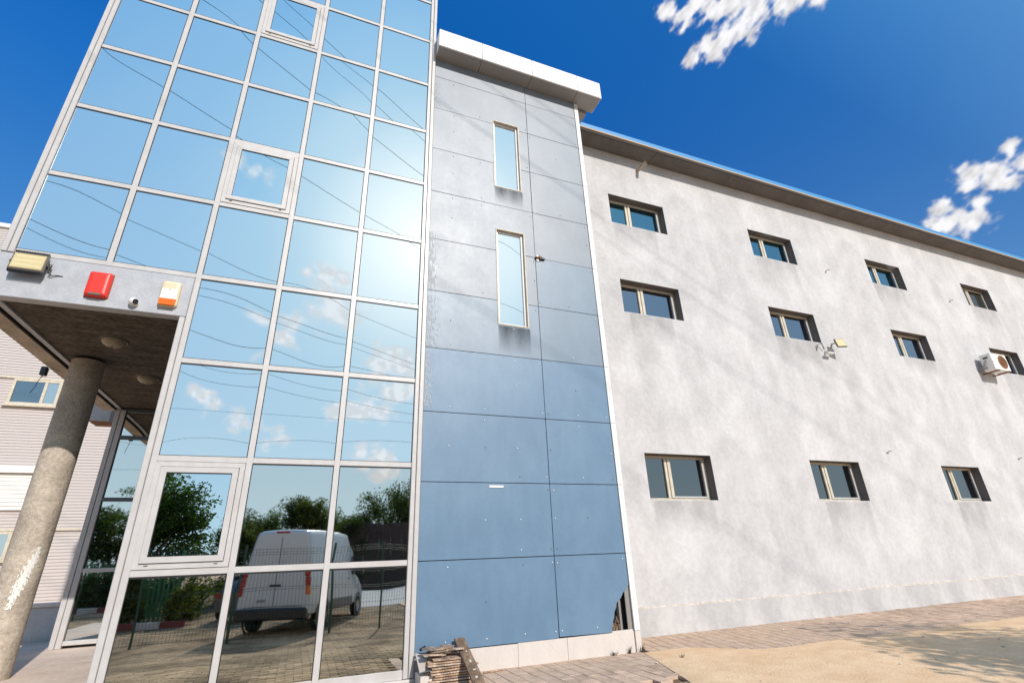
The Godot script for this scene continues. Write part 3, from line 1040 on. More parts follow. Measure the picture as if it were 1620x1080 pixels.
func panel_block() -> void:
	var t := thing("panel_block", "stair block clad in blue-grey metal panels with white roof cornice", "building")
	var mb := MB.new()
	mb.span(1.665, 5.28, 0.0, 12.2, -0.18, -0.125)
	put("backing", mb, M.joint, t)
	var ys := [0.30, 1.478, 2.626, 3.769, 4.924, 6.07, 7.215, 8.367, 9.50, 10.665, 11.64, 12.21]
	var cx := [1.662, 3.915, 5.285]
	var slits := [[3.05, 3.675, 5.56, 7.75], [3.05, 3.675, 8.87, 10.78]]
	var g := 0.006
	for j in ys.size() - 1:
		for i in 2:
			var polys: Array = [PackedVector2Array([Vector2(cx[i] + g, ys[j] + g), Vector2(cx[i + 1] - g, ys[j] + g), Vector2(cx[i + 1] - g, ys[j + 1] - g), Vector2(cx[i] + g, ys[j + 1] - g)])]
			if j == 0 and i == 1:   # torn lower corner
				polys = [PackedVector2Array([Vector2(cx[1] + g, 0.325), Vector2(4.86, 0.31), Vector2(4.872, 0.36), Vector2(4.892, 0.40), Vector2(4.896, 0.45), Vector2(4.93, 0.52), Vector2(4.948, 0.60), Vector2(4.99, 0.66), Vector2(5.005, 0.72), Vector2(5.06, 0.775), Vector2(5.10, 0.795), Vector2(5.155, 0.875), Vector2(5.21, 0.90), Vector2(5.279, 0.985), Vector2(5.279, ys[1] - g), Vector2(cx[1] + g, ys[1] - g)])]
			if i == 0:
				for s in slits:
					var hole := PackedVector2Array([Vector2(s[0], s[2]), Vector2(s[1], s[2]), Vector2(s[1], s[3]), Vector2(s[0], s[3])])
					var out := []
					for p in polys:
						out.append_array(Geometry2D.clip_polygons(p, hole))
					polys = out
			for p in polys:
				mb = MB.new()
				var c := Vector2.ZERO
				for q in p:
					c += q
				c /= p.size()
				var loc := PackedVector2Array()
				for q in p:
					loc.append(q - c)
				mb.prism(loc, -0.014, 0.0)
				var o := put("panel", mb, M.panel_sheen if j > 5 or (j == 5 and i == 0) else (M.panel_half_sheen if j > 3 else M.panel), t)  # upper rows take the colours with sheen painted in
				o.position = Vector3(c.x, c.y, rng.randf_range(-0.002, 0.002))
				o.rotation = Vector3(rng.randf_range(-0.003, 0.003), rng.randf_range(-0.002, 0.002), 0)
	# frieze under the cornice, a shade darker
	# slit windows
	for s in slits:
		var w := part("window", t)
		w.position = Vector3((s[0] + s[1]) * 0.5, (s[2] + s[3]) * 0.5, 0)
		var hw: float = (s[1] - s[0]) * 0.5
		var hh: float = (s[3] - s[2]) * 0.5
		mb = MB.new()
		for sg in [-1.0, 1.0]:
			mb.span(sg * hw - 0.012, sg * hw + 0.012, -hh - 0.012, hh + 0.012, -0.11, 0.012, 0.003)
			mb.span(-hw + 0.0125, hw - 0.0125, sg * hh - 0.012, sg * hh + 0.012, -0.11, 0.0115, 0.003)
		put("frame", mb, M.cream, w)
		mb = MB.new()
		for sg in [-1.0, 1.0]:
			mb.span(sg * (hw - 0.037) - 0.022, sg * (hw - 0.037) + 0.022, -hh + 0.014, hh - 0.014, -0.10, -0.045, 0.004)
			mb.span(-hw + 0.06, hw - 0.06, sg * (hh - 0.035) - 0.02, sg * (hh - 0.035) + 0.02, -0.10, -0.046, 0.004)
		put("sash", mb, M.frame, w)
		var p := put("pane", pane_mesh(2 * hw - 0.11, 2 * hh - 0.10, -0.001, 0.0, 0.0), M.mirror, w)
		p.position.z = -0.07
	# stains
	var sm := mat("stain", Color.WHITE, 0.9)
	sm.albedo_texture = stain_tex(128, 3, 0, lin(0.06, 0.07, 0.08))
	sm.transparency = BaseMaterial3D.TRANSPARENCY_ALPHA
	for q in [[3.03, 3.72, 4.93, 5.54], [3.03, 3.72, 8.42, 8.85]]:
		mb = MB.new()
		mb.uvquad(Vector3(q[0], q[2], 0.007), Vector3(q[1], q[2], 0.007), Vector3(q[1], q[3], 0.007), Vector3(q[0], q[3], 0.007), Vector3.BACK)
		put("water_stain", mb, sm, t)
	var bm := mat("bloom", Color.WHITE, 0.9)
	bm.albedo_texture = stain_tex(256, 8, 1, lin(0.52, 0.55, 0.58))
	bm.transparency = BaseMaterial3D.TRANSPARENCY_ALPHA
	for q in [[1.668, 1.93, 6.0, 7.4], [1.668, 2.0, 4.9, 6.0], [1.668, 1.9, 3.8, 4.9], [1.668, 1.9, 10.7, 11.5]]:
		mb = MB.new()
		mb.uvquad(Vector3(q[0], q[2], 0.0075), Vector3(q[1], q[2], 0.0075), Vector3(q[1], q[3], 0.0075), Vector3(q[0], q[3], 0.0075), Vector3.BACK)
		put("lime_bloom", mb, bm, t)
	# rivets
	mb = MB.new()
	var mbd := MB.new()
	for j in range(0, 10):
		for x in [2.12, 2.74, 3.35, 3.86, 3.97, 4.6, 5.22]:
			for y in [ys[j] + 0.10, (ys[j] + ys[j + 1]) * 0.5, ys[j + 1] - 0.10]:
				if x < 3.8 and x > 2.95 and y > 5.5 and y < 10.8:
					continue
				if j == 0 and x > 4.7 and y < 1.1:
					continue
				if rng.randf() < (0.42 if j < 5 else 0.62):
					continue
				var xf := Transform3D(Basis(Vector3.RIGHT, PI / 2), Vector3(x + rng.randf_range(-0.015, 0.015), y + rng.randf_range(-0.015, 0.015), 0.004))
				(mb if rng.randf() < (0.75 if j < 5 else 0.15) else mbd).lathe([Vector2(0.010, 0.0), Vector2(0.008, 0.005), Vector2(0.0, 0.007)], xf, 8)
	put("rivet", mb, M.white_plastic, t).set_meta("kind", "stuff")
	put("bare_rivet", mbd, M.lamp_body, t).set_meta("kind", "stuff")
	# torn strip of white film, and the bracket at a seam crossing
	mb = MB.new()
	mb.box(Vector3(2.93, 2.565, 0.008), Vector3(0.25, 0.035, 0.004), 0.001, Transform3D(Basis(Vector3.BACK, -0.0), Vector3.ZERO))
	put("film_strip", mb, M.white_plastic, t)
	var br := thing("seam_bracket", "bent steel bracket sticking out where two panel seams cross beside the lower slit window", "bracket", Vector3(3.93, 7.205, 0.0))
	mb = MB.new()
	mb.box(Vector3(0.05, 0.0, 0.03), Vector3(0.16, 0.018, 0.06), 0.003)
	put("arm", mb, M.rust, br)
	mb = MB.new()
	mb.prism(PackedVector2Array([Vector2(0.06, 0.06), Vector2(0.20, -0.01), Vector2(0.07, -0.03)]), 0.005, 0.05)
	put("fin", mb, M.black_plastic, br)
	mb = MB.new()
	mb.box(Vector3(0.03, 0.04, 0.012), Vector3(0.05, 0.05, 0.02), 0.003)
	mb.box(Vector3(0.03, -0.045, 0.012), Vector3(0.05, 0.05, 0.02), 0.003)
	put("clip", mb, M.white_plastic, br)
	# what shows behind the torn corner: a stud and insulation
	mb = MB.new()
	mb.span(5.05, 5.09, 0.30, 1.2, -0.048, -0.022, 0.003)
	mb.span(5.19, 5.275, 0.30, 1.2, -0.048, -0.020, 0.003)
	put("stud", mb, M.steel, t)
	mb = MB.new()
	for k in 26:
		var p := Vector3(rng.randf_range(4.88, 5.04), rng.randf_range(0.31, 0.44), -0.04)
		mb.tube([p, p + Vector3(rng.randf_range(-0.05, 0.05), rng.randf_range(0.02, 0.10), rng.randf_range(0.0, 0.02))], 0.006, 0.003, 5)
	put("insulation", mb, M.slab1, t)
	# pale base panels
	for q in [[1.662, 3.222, 0.292], [3.225, 4.05, 0.302], [4.053, 5.28, 0.302]]:
		mb = MB.new()
		mb.span(q[0], q[1], -0.05, q[2], -0.05, -0.006 if q[0] > 4 else -0.009, 0.003)
		put("base_panel", mb, M.base_metal, t)
	mb = MB.new()
	mb.span(4.87, 5.27, 0.30, 0.325, -0.05, -0.008, 0.003)
	put("base_lip", mb, M.base_metal, t)
	# corner trim in lengths that break at the seams
	var ty := [0.0, 0.30, 1.478, 2.626, 3.769, 4.924, 6.07, 7.215, 8.367, 9.50, 10.665, 12.2]
	for j in ty.size() - 1:
		mb = MB.new()
		mb.span(5.296, 5.405, ty[j] + (0.003 if j else -0.04), ty[j + 1] - 0.003, -0.12, 0.004 + 0.002 * (j % 2), 0.004)
		put("corner_trim", mb, M.base_metal if j == 0 else M.white_metal, t)
	mb = MB.new()
	mb.span(5.30, 5.395, 0.0, 12.2, -1.25, -0.125)
	put("return_wall", mb, M.plaster, t)
	# cornice: box panels with butt joints
	var bx := [1.66, 2.70, 3.98, 5.24, 5.93]
	for k in 4:
		mb = MB.new()
		mb.span(bx[k] + (0.003 if k else 0.0), bx[k + 1] - 0.003, 12.22, 12.76, -0.14, 0.36, 0.006)
		put("cornice_panel", mb, M.white_metal, t)
	mb = MB.new()
	mb.span(1.66, 5.76, 12.24, 12.74, -6.0, -0.143, 0.01)
	put("roof_slab", mb, M.white_metal, t)
	for k in 4:
		mb = MB.new()
		mb.span(bx[k] + 0.006, bx[k + 1] - (0.006 if k < 3 else 0.02), 12.205, 12.2195, -0.13, 0.345, 0.003)
		put("cornice_soffit", mb, M.soffit_metal, t)
	mb = MB.new()
	mb.span(5.41, 5.75, 12.12, 12.238, -6.0, -0.145, 0.006)
	put("side_cornice", mb, M.soffit_metal, t)
	mb = MB.new()
	mb.span(1.7, 5.3, 0.0, 12.2, -6.0, -1.3)
	put("core", mb, M.plaster, t)


# ---------------------------------------------------------------- grey hall
func hall_window(parent: Node, x0: float, y0: float, w: float, h: float, dark: bool, row := 0) -> void:
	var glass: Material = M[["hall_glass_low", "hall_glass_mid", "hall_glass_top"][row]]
	var o := part("window", parent)
	o.position = Vector3(x0 + w * 0.5, y0 + h * 0.5, -1.45)
	var hw := w * 0.5 - 0.004
	var hh := h * 0.5 - 0.004
	var mx := -hw + w * 0.40
	var mb := MB.new()
	for s in [-1.0, 1.0]:
		mb.span(s * (hw - 0.03) - 0.03, s * (hw - 0.03) + 0.03, -hh, hh, -0.03, 0.03, 0.004)
		mb.span(-hw + 0.061, hw - 0.061, s * (hh - 0.03) - 0.03, s * (hh - 0.03) + 0.03, -0.03, 0.029, 0.004)
	put("frame", mb, M.cream, o)
	mb = MB.new()
	mb.span(mx - 0.075, mx - 0.008, -hh + 0.061, hh - 0.061, -0.03, 0.034, 0.004)
	mb.span(mx + 0.004, mx + 0.085, -hh + 0.061, hh - 0.061, -0.02, 0.045, 0.004)
	put("meeting_stile", mb, M.cream, o)
	mb = MB.new()
	mb.span(mx + 0.086, hw - 0.061, -hh + 0.061, -hh + 0.10, -0.02, 0.043, 0.003)
	mb.span(hw - 0.105, hw - 0.0615, -hh + 0.101, hh - 0.061, -0.02, 0.042, 0.003)
	put("sash", mb, M.frame, o)
	var y1 := hh - 0.06
	var a := put("pane", pane_mesh(mx - 0.076 + hw - 0.06, 2 * y1, 0.0006, rng.randf_range(-0.012, 0.012), rng.randf_range(-0.012, 0.012)), glass, o)
	a.position = Vector3((mx - 0.076 - hw + 0.06) * 0.5, 0, -0.005)
	var b := put("pane", pane_mesh(hw - 0.06 - mx - 0.086, 2 * y1, 0.0006, rng.randf_range(-0.012, 0.012), rng.randf_range(-0.012, 0.012)), M.hall_glass_dark if dark else glass, o)
	b.position = Vector3((mx + 0.086 + hw - 0.06) * 0.5, 0, 0.008)

func hall() -> void:
	var t := thing("rendered_hall", "long grey rendered hall with three rows of small deep-set windows", "building")
	var wx := [6.87, 11.95, 17.36, 22.85, 28.25, 33.7, 39.1]
	var wy := [[2.49, 3.49], [6.99, 7.93], [9.70, 10.66]]
	var W := 1.85
	var mb := MB.new()
	var rv := MB.new()
	var xs := [5.405]
	for x in wx:
		xs.append(x)
		xs.append(x + W)
	xs.append(48.0)
	var ys := [0.48]
	for y in wy:
		ys.append(y[0])
		ys.append(y[1])
	ys.append(12.2)
	var z := -1.2
	for i in xs.size() - 1:
		for j in ys.size() - 1:
			if i % 2 == 1 and j % 2 == 1:
				var x0: float = xs[i]
				var x1: float = xs[i + 1]
				var y0: float = ys[j]
				var y1: float = ys[j + 1]
				var zb := -1.50
				rv.quad(Vector3(x0, y0, z), Vector3(x1, y0, z), Vector3(x1, y0, zb), Vector3(x0, y0, zb), Vector3.UP)
				rv.quad(Vector3(x0, y1, z), Vector3(x1, y1, z), Vector3(x1, y1, zb), Vector3(x0, y1, zb), Vector3.DOWN)
				rv.quad(Vector3(x0, y0, z), Vector3(x0, y1, z), Vector3(x0, y1, zb), Vector3(x0, y0, zb), Vector3.RIGHT)
				rv.quad(Vector3(x1, y0, z), Vector3(x1, y1, z), Vector3(x1, y1, zb), Vector3(x1, y0, zb), Vector3.LEFT)
				continue
			mb.quad(Vector3(xs[i], ys[j], z), Vector3(xs[i + 1], ys[j], z), Vector3(xs[i + 1], ys[j + 1], z), Vector3(xs[i], ys[j + 1], z), Vector3.BACK)
	put("wall", mb, M.plaster, t)
	put("window_reveals", rv, M.reveal_shaded, t).set_meta("kind", "stuff")
	mb = MB.new()
	mb.span(5.405, 48.0, 0.0, 12.2, -12.0, -1.52)
	put("inner_wall", mb, M.gasket, t)
	for r in 3:
		for k in wx.size():
			if k > 4 + r % 2:
				continue
			hall_window(t, wx[k], wy[r][0], W, wy[r][1] - wy[r][0], r == 2 and k == 3, r)
	for r in 3:
		for k in wx.size():
			if k > 4 + r % 2:
				mb = MB.new()
				mb.span(wx[k], wx[k] + W, wy[r][0], wy[r][1], -1.51, -1.45)
				put("blank_panel", mb, M.hall_glass, t)
	# plinth, proud of the wall, with a slightly uneven top
	mb = MB.new()
	var lg := MB.new()
	var fn := FastNoiseLite.new()
	fn.seed = 3
	fn.frequency = 0.5
	var px := 5.405
	while px < 47.9:
		var x1 := minf(px + 0.5, 48.0)
		var a := 0.475 + 0.010 * fn.get_noise_1d(px)
		var b := 0.475 + 0.010 * fn.get_noise_1d(x1)
		mb.quad(Vector3(px, -0.05, -1.16), Vector3(x1, -0.05, -1.16), Vector3(x1, b, -1.16), Vector3(px, a, -1.16), Vector3.BACK)
		lg.quad(Vector3(px, a, -1.16), Vector3(x1, b, -1.16), Vector3(x1, b + 0.03, -1.205), Vector3(px, a + 0.03, -1.205), Vector3.UP)
		px = x1
	put("plinth", mb, M.plinth, t)
	put("plinth_ledge", lg, M.ledge, t)
	wall_stains(t, wx, wy, W)
	# eaves: soffit boards, thin lit edge, blue sheet roof
	var ex := 5.41
	while ex < 47.9:
		var x1 := minf(ex + 3.05, 48.0)
		mb = MB.new()
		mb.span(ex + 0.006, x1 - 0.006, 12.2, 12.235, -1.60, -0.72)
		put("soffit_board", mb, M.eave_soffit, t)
		mb = MB.new()
		mb.span(ex + 0.002, x1 - 0.002, 12.19, 12.275 + rng.randf_range(-0.006, 0.006), -0.72, -0.69 + rng.randf_range(-0.004, 0.004), 0.004)
		put("eave_edge", mb, M.dark_edge, t)
		mb = MB.new()
		mb.span(ex + 0.004, x1 - 0.004, 12.28, 12.325, -0.73, -0.675 + rng.randf_range(-0.006, 0.006), 0.006)
		put("edge_strip", mb, M.tan_edge, t)
		ex = x1
	mb = MB.new()
	for q in [[12.33, 12.41, -0.70], [12.415, 12.50, -0.72], [12.505, 12.56, -0.75]]:
		mb.span(5.41, 48.0, q[0], q[1], -1.2, q[2], 0.01)
	put("roof_edge", mb, M.roof_blue, t)
	mb = MB.new()
	mb.quad(Vector3(5.41, 12.55, -0.78), Vector3(48, 12.55, -0.78), Vector3(48, 13.3, -12), Vector3(5.41, 13.3, -12), Vector3.UP)
	put("roof", mb, M.roof_blue, t)


func wall_stains(t: Node, wx: Array, wy: Array, W: float) -> void:
	# rain runs below the sills and pale lime streaks, each a thin film on the render
	var kinds := []
	for k in 3:
		var m := mat("run%d" % k, Color(1, 1, 1, 0.42 if k < 2 else 0.5), 0.95)
		m.albedo_texture = stain_tex(128, 20 + k * 7, 0, lin(0.27, 0.25, 0.24) if k < 2 else lin(0.80, 0.78, 0.77))
		m.transparency = BaseMaterial3D.TRANSPARENCY_ALPHA
		kinds.append(m)
	for r in 3:
		for k in 5:
			var x0: float = wx[k] + rng.randf_range(-0.05, 0.25)
			var x1: float = wx[k] + W - rng.randf_range(-0.05, 0.4)
			var h := rng.randf_range(0.5, 1.1)
			var mb := MB.new()
			mb.uvquad(Vector3(x0, wy[r][0] - h, -1.197), Vector3(x1, wy[r][0] - h, -1.197), Vector3(x1, wy[r][0] - 0.004, -1.197), Vector3(x0, wy[r][0] - 0.004, -1.197), Vector3.BACK)
			put("rain_stain", mb, kinds[rng.randi_range(0, 1)], t)
	for q in [[10.2, 6.9, 0.5, 3.0], [15.4, 8.6, 0.35, 4.2], [16.1, 5.0, 0.4, 3.0], [20.6, 9.0, 0.4, 4.5], [9.4, 3.4, 0.8, 1.8], [26.0, 9.4, 0.5, 4.0], [12.6, 11.7, 0.6, 1.2], [18.5, 11.7, 0.5, 1.4], [6.0, 9.0, 0.4, 3.0]]:
		var mb := MB.new()
		mb.uvquad(Vector3(q[0], q[1] - q[3], -1.196), Vector3(q[0] + q[2], q[1] - q[3], -1.196), Vector3(q[0] + q[2], q[1], -1.196), Vector3(q[0], q[1], -1.196), Vector3.BACK)
		put("lime_streak", mb, kinds[2], t)


# ---------------------------------------------------------------- far corrugated hall
func far_hall() -> void:
	var t := thing("corrugated_hall", "pinkish white hall clad in horizontal corrugated sheet behind the porch", "building", Vector3(0, 0, -19.5))
	var mb := MB.new()
	var y := 0.0
	var p := 0.125
	while y < 17.0:
		var a := [Vector2(0.0, 0.0), Vector2(p * 0.30, 0.0), Vector2(p * 0.45, 0.026), Vector2(p * 0.85, 0.026), Vector2(p, 0.0)]
		for k in 4:
			var n_out := Vector3(0, a[k].y - a[k + 1].y, a[k + 1].x - a[k].x).normalized()
			mb.quad(Vector3(-52, y + a[k].x, a[k].y), Vector3(-5.2, y + a[k].x, a[k].y), Vector3(-5.2, y + a[k + 1].x, a[k + 1].y), Vector3(-52, y + a[k + 1].x, a[k + 1].y), n_out)
		y += p
	put("cladding", mb, M.corrugated, t)
	mb = MB.new()
	mb.span(-52.0, -5.2, 0.0, 17.0, -12.0, -0.01)
	put("inner_wall", mb, M.corrugated, t)
	mb = MB.new()
	mb.span(-52.2, -5.1, 17.0, 17.22, -12.0, 0.12, 0.01)
	put("parapet", mb, M.white_metal, t)
	# windows in bands
	for row in [[8.40, 9.45], [2.12, 3.08]]:
		mb = MB.new()
		mb.span(-51.5, -5.4, row[1] + 0.06, row[1] + 0.16, 0.0, 0.095, 0.008)
		put("flashing", mb, M.cream, t)
		for k in 14:
			var x0 := -12.48 - (k - 2) * 2.32
			if row[0] < 3 and (k == 3 or k == 4 or k == 1):
				continue
			var w := part("window", t)
			w.position = Vector3(x0 + 0.82, (row[0] + row[1]) * 0.5, 0.056)
			var hh: float = (row[1] - row[0]) * 0.5 + 0.05
			mb = MB.new()
			for s in [-1.0, 1.0]:
				mb.span(s * 0.82 - 0.056, s * 0.82 + 0.056, -hh, hh, -0.05, 0.06, 0.006)
				mb.span(-0.763, 0.763, s * (hh - 0.05) - 0.05, s * (hh - 0.05) + 0.05, -0.05, 0.058, 0.006)
			mb.span(0.25, 0.36, -hh + 0.101, hh - 0.101, -0.05, 0.055, 0.006)
			put("frame", mb, M.cream, w)
			mb = MB.new()
			mb.span(-0.97, 0.97, -hh - 0.09, -hh - 0.002, -0.05, 0.12, 0.006)
			put("sill", mb, M.cream, w)
			var g := put("pane", pane_mesh(1.01, 2 * hh - 0.2, 0.0005, 0.01, 0.02), M.hall_glass, w)
			g.position = Vector3(-0.257, 0, 0.014)
			g = put("pane", pane_mesh(0.402, 2 * hh - 0.2, 0.0005, -0.01, 0.0), M.mirror_dim, w)
			g.position = Vector3(0.562, 0, 0.014)
	# white roller shutter
	var sh := part("roller_shutter", t)
	sh.position = Vector3(-12.75, 3.95, 0.05)
	for k in 9:
		mb = MB.new()
		mb.span(-2.2, 2.2, k * 0.162, k * 0.162 + 0.152, 0.0, 0.056, 0.012)
		put("slat", mb, M.white_plastic, sh)
	mb = MB.new()
	mb.span(-2.3, 2.3, 1.47, 1.77, -0.01, 0.2, 0.015)
	put("shutter_box", mb, M.white_plastic, sh)


# ---------------------------------------------------------------- fittings on the walls
func fittings() -> void:
	# LED floodlight on the canopy fascia
	var f := thing("floodlight", "grey LED floodlight with cream lens, left end of the porch canopy", "floodlight", Vector3(-3.90, 5.30, 0.05))
	var X := Transform3D(Basis(Vector3.RIGHT, -0.10), Vector3(0, 0.145, 0.10))
	var mb := MB.new()
	mb.box(Vector3(0, 0, 0), Vector3(0.39, 0.29, 0.045), 0.012, X)
	put("housing", mb, M.lamp_body, f)
	mb = MB.new()
	mb.box(Vector3(0, 0.0, 0.026), Vector3(0.345, 0.235, 0.012), 0.004, X)
	put("lens", mb, M.lamp_glass, f)
	mb = MB.new()
	for r in 3:
		for k in 12:
			mb.box(Vector3(-0.135 + k * 0.0245, 0.075 - r * 0.072, 0.033), Vector3(0.013, 0.013, 0.003), 0.0, X)
	put("led", mb, M.led, f).set_meta("kind", "stuff")
	for s in [-1.0, 1.0]:
		mb = MB.new()
		for k in 22:
			mb.box(Vector3(-0.18 + k * 0.01715, s * 0.158, -0.002), Vector3(0.007, 0.028, 0.05), 0.0, X)
		put("cooling_fin", mb, M.black_plastic, f).set_meta("kind", "stuff")
	mb = MB.new()
	for s in [-1.0, 1.0]:
		mb.box(Vector3(s * 0.205, 0.145, 0.055), Vector3(0.008, 0.04, 0.11), 0.002)
	mb.box(Vector3(0, 0.145, 0.004), Vector3(0.41, 0.04, 0.006), 0.002)
	put("yoke", mb, M.lamp_body, f)
	mb = MB.new()
	mb.tube([Vector3(0.19, 0.16, 0.08), Vector3(0.235, 0.17, 0.06), Vector3(0.225, 0.11, 0.05), Vector3(0.245, 0.08, 0.055), Vector3(0.215, 0.05, 0.045), Vector3(0.24, 0.02, 0.03), Vector3(0.30, 0.045, 0.012), Vector3(0.37, 0.045, 0.004)], 0.009, 0.006, 7)
	put("cable", mb, M.black_plastic, f)
	# red siren
	var s := thing("alarm_siren", "plain red rectangular alarm siren on the canopy fascia, left of the camera", "siren", Vector3(-3.09, 5.08, 0.052))
	mb = MB.new()
	var prof := PackedVector2Array([Vector2(0, 0), Vector2(0.035, 0.0), Vector2(0.072, 0.03), Vector2(0.085, 0.10), Vector2(0.07, 0.36), Vector2(0.05, 0.385), Vector2(0, 0.39)])
	rounded_case(mb, 0.27, 0.39, 0.08, 0.03)
	put("case", mb, M.red_plastic, s)
	mb = MB.new()
	mb.box(Vector3(0, 0.028, 0.078), Vector3(0.15, 0.036, 0.012), 0.004)
	put("lens", mb, M.lamp_body, s)
	mb = MB.new()
	mb.box(Vector3(0, 0.195, -0.003), Vector3(0.285, 0.405, 0.012), 0.005)
	put("back_plate", mb, M.rust, s)
	# white and amber siren
	s = thing("strobe_siren", "cream and white siren with amber lens at its foot, right end of the canopy fascia", "siren", Vector3(-2.22, 5.06, 0.052))
	mb = MB.new()
	rounded_case(mb, 0.25, 0.42, 0.06, 0.045)
	put("case", mb, M.cream_plastic, s)
	mb = MB.new()
	mb.prism(PackedVector2Array([Vector2(-0.105, 0.115), Vector2(0.105, 0.115), Vector2(0.098, 0.285), Vector2(-0.098, 0.285)]), 0.05, 0.072)
	put("front_cover", mb, M.white_plastic, s)
	mb = MB.new()
	mb.prism(PackedVector2Array([Vector2(-0.098, 0.012), Vector2(0.098, 0.012), Vector2(0.106, 0.112), Vector2(-0.106, 0.112)]), 0.045, 0.085)
	put("lens", mb, M.amber_lens, s)
	mb = MB.new()
	mb.lathe([Vector2(0.016, 0.0), Vector2(0.013, 0.004), Vector2(0.0, 0.005)], Transform3D(Basis(Vector3.RIGHT, PI / 2), Vector3(0.0, 0.275, 0.074)), 14)
	put("emblem", mb, M.cream_plastic, s)
	# dome camera
	s = thing("security_camera", "small white turret security camera with black face on the canopy fascia", "camera", Vector3(-2.63, 5.04, 0.05))
	mb = MB.new()
	mb.lathe([Vector2(0.062, 0.0), Vector2(0.060, 0.02), Vector2(0.045, 0.03), Vector2(0, 0.03)], Transform3D(Basis(Vector3.RIGHT, PI / 2), Vector3(0, 0.03, 0)), 22)
	put("base", mb, M.white_plastic, s)
	var dirx := Vector3(0.85, -0.25, 0.62).normalized()
	var up := Vector3.UP
	var bx := up.cross(dirx).normalized()
	var B := Basis(bx, dirx, bx.cross(dirx))
	mb = MB.new()
	var ball := []
	for k in 9:
		var an := -PI / 2 + PI * 0.78 * k / 8.0
		ball.append(Vector2(0.058 * cos(an), 0.058 * sin(an)))
	mb.lathe(ball, Transform3D(B, Vector3(0.005, 0.03, 0.055)), 22)
	put("ball", mb, M.white_plastic, s)
	mb = MB.new()
	mb.lathe([Vector2(0.042, 0.0405), Vector2(0.040, 0.047), Vector2(0.02, 0.047), Vector2(0.018, 0.042), Vector2(0.0, 0.042)], Transform3D(B, Vector3(0.005, 0.03, 0.055)), 22)
	put("face", mb, M.black_plastic, s)
	mb = MB.new()
	mb.lathe([Vector2(0.012, 0.043), Vector2(0.0, 0.046)], Transform3D(B, Vector3(0.005, 0.03, 0.055)), 12)
	put("lens", mb, M.dark_glass, s)
	# overflow spout under the eaves
	mb = MB.new()
	mb.tube([Vector3(8.02, 11.80, -1.25), Vector3(8.07, 11.82, -0.82)], 0.055, 0.055, 14, false)
	mb.tube([Vector3(8.07, 11.82, -0.82), Vector3(8.02, 11.80, -1.25)], 0.045, 0.045, 14, false)
	tag(put("overflow_spout", mb, M.concrete), "short grey overflow pipe poking out under the hall eaves above the first window", "pipe")
	# floodlight on an arm
	s = thing("wall_lamp", "small square floodlight on a bent arm below the second window of the middle row", "lamp", Vector3(13.80, 6.66, -1.2))
	mb = MB.new()
	mb.tube([Vector3(0, 0, 0), Vector3(0.0, 0.02, 0.16), Vector3(0.03, 0.10, 0.22)], 0.028, 0.022, 8)
	put("bracket", mb, M.steel, s)
	mb = MB.new()
	mb.tube([Vector3(0.03, 0.08, 0.2), Vector3(0.06, 0.20, 0.24), Vector3(0.16, 0.24, 0.26), Vector3(0.25, 0.22, 0.28)], 0.025, 0.02, 8)
	put("arm", mb, M.lamp_body, s)
	var H := Transform3D(Basis.from_euler(Vector3(-0.25, -0.35, 0.0)), Vector3(0.36, 0.25, 0.30))
	mb = MB.new()
	mb.box(Vector3.ZERO, Vector3(0.30, 0.30, 0.05), 0.015, H)
	put("lamp_head", mb, M.lamp_body, s)
	mb = MB.new()
	mb.box(Vector3(0, 0, 0.027), Vector3(0.25, 0.25, 0.01), 0.003, H)
	put("lens", mb, M.lamp_glass, s)
	mb = MB.new()
	mb.box(Vector3(0.0, -0.05, 0.14), Vector3(0.26, 0.05, 0.12), 0.015)
	put("sensor", mb, M.white_plastic, s)
	mb = MB.new()
	mb.tube([Vector3(-0.06, 0.10, 0.06), Vector3(-0.16, 0.26, 0.10), Vector3(-0.30, 0.22, 0.06), Vector3(-0.32, 0.05, 0.01)], 0.016, 0.012, 6)
	put("cable", mb, M.lamp_body, s)
	# small hooks in the render
	var hook: Node3D = null
	for q in [[15.03, 9.68, "small wire hook between first and second upper windows, above the wall lamp"], [21.56, 9.64, "small wire hook by the fourth window of the upper row"], [15.1, 3.79, "small wire hook up and right of the second ground floor window"], [21.6, 3.82, "small wire hook at the right edge beyond the third ground floor window"]]:
		if hook == null:
			hook = thing("wall_hook", q[2], "hook", Vector3(q[0], q[1], -1.2), 0, "wire hooks left in the hall wall")
			mb = MB.new()
			mb.tube([Vector3(0, -0.02, -0.01), Vector3(-0.01, 0.02, 0.06), Vector3(0.05, 0.04, 0.10), Vector3(0.10, 0.03, 0.10)], 0.012, 0.01, 6)
			put("wire", mb, M.lamp_body, hook)
		else:
			dup(hook, "wall_hook", Vector3(q[0], q[1], -1.2), 0.3, q[2])
	# air conditioner
	s = thing("air_conditioner", "white air conditioner outdoor unit with rusty brown fan on wall brackets", "air conditioner", Vector3(22.05, 6.78, -1.2))
	mb = MB.new()
	mb.box(Vector3(0, 0.32, 0.30), Vector3(0.92, 0.62, 0.34), 0.018)
	put("casing", mb, M.white_plastic, s)
	mb = MB.new()
	mb.lathe([Vector2(0.245, -0.004), Vector2(0.25, 0.012), Vector2(0.228, 0.016), Vector2(0.222, 0.002)], Transform3D(Basis(Vector3.RIGHT, PI / 2), Vector3(0.13, 0.33, 0.47)), 30)
	for r in [0.06, 0.10, 0.14, 0.18]:
		mb.lathe([Vector2(r - 0.004, 0.006), Vector2(r, 0.012), Vector2(r + 0.004, 0.006)], Transform3D(Basis(Vector3.RIGHT, PI / 2), Vector3(0.13, 0.33, 0.47)), 24)
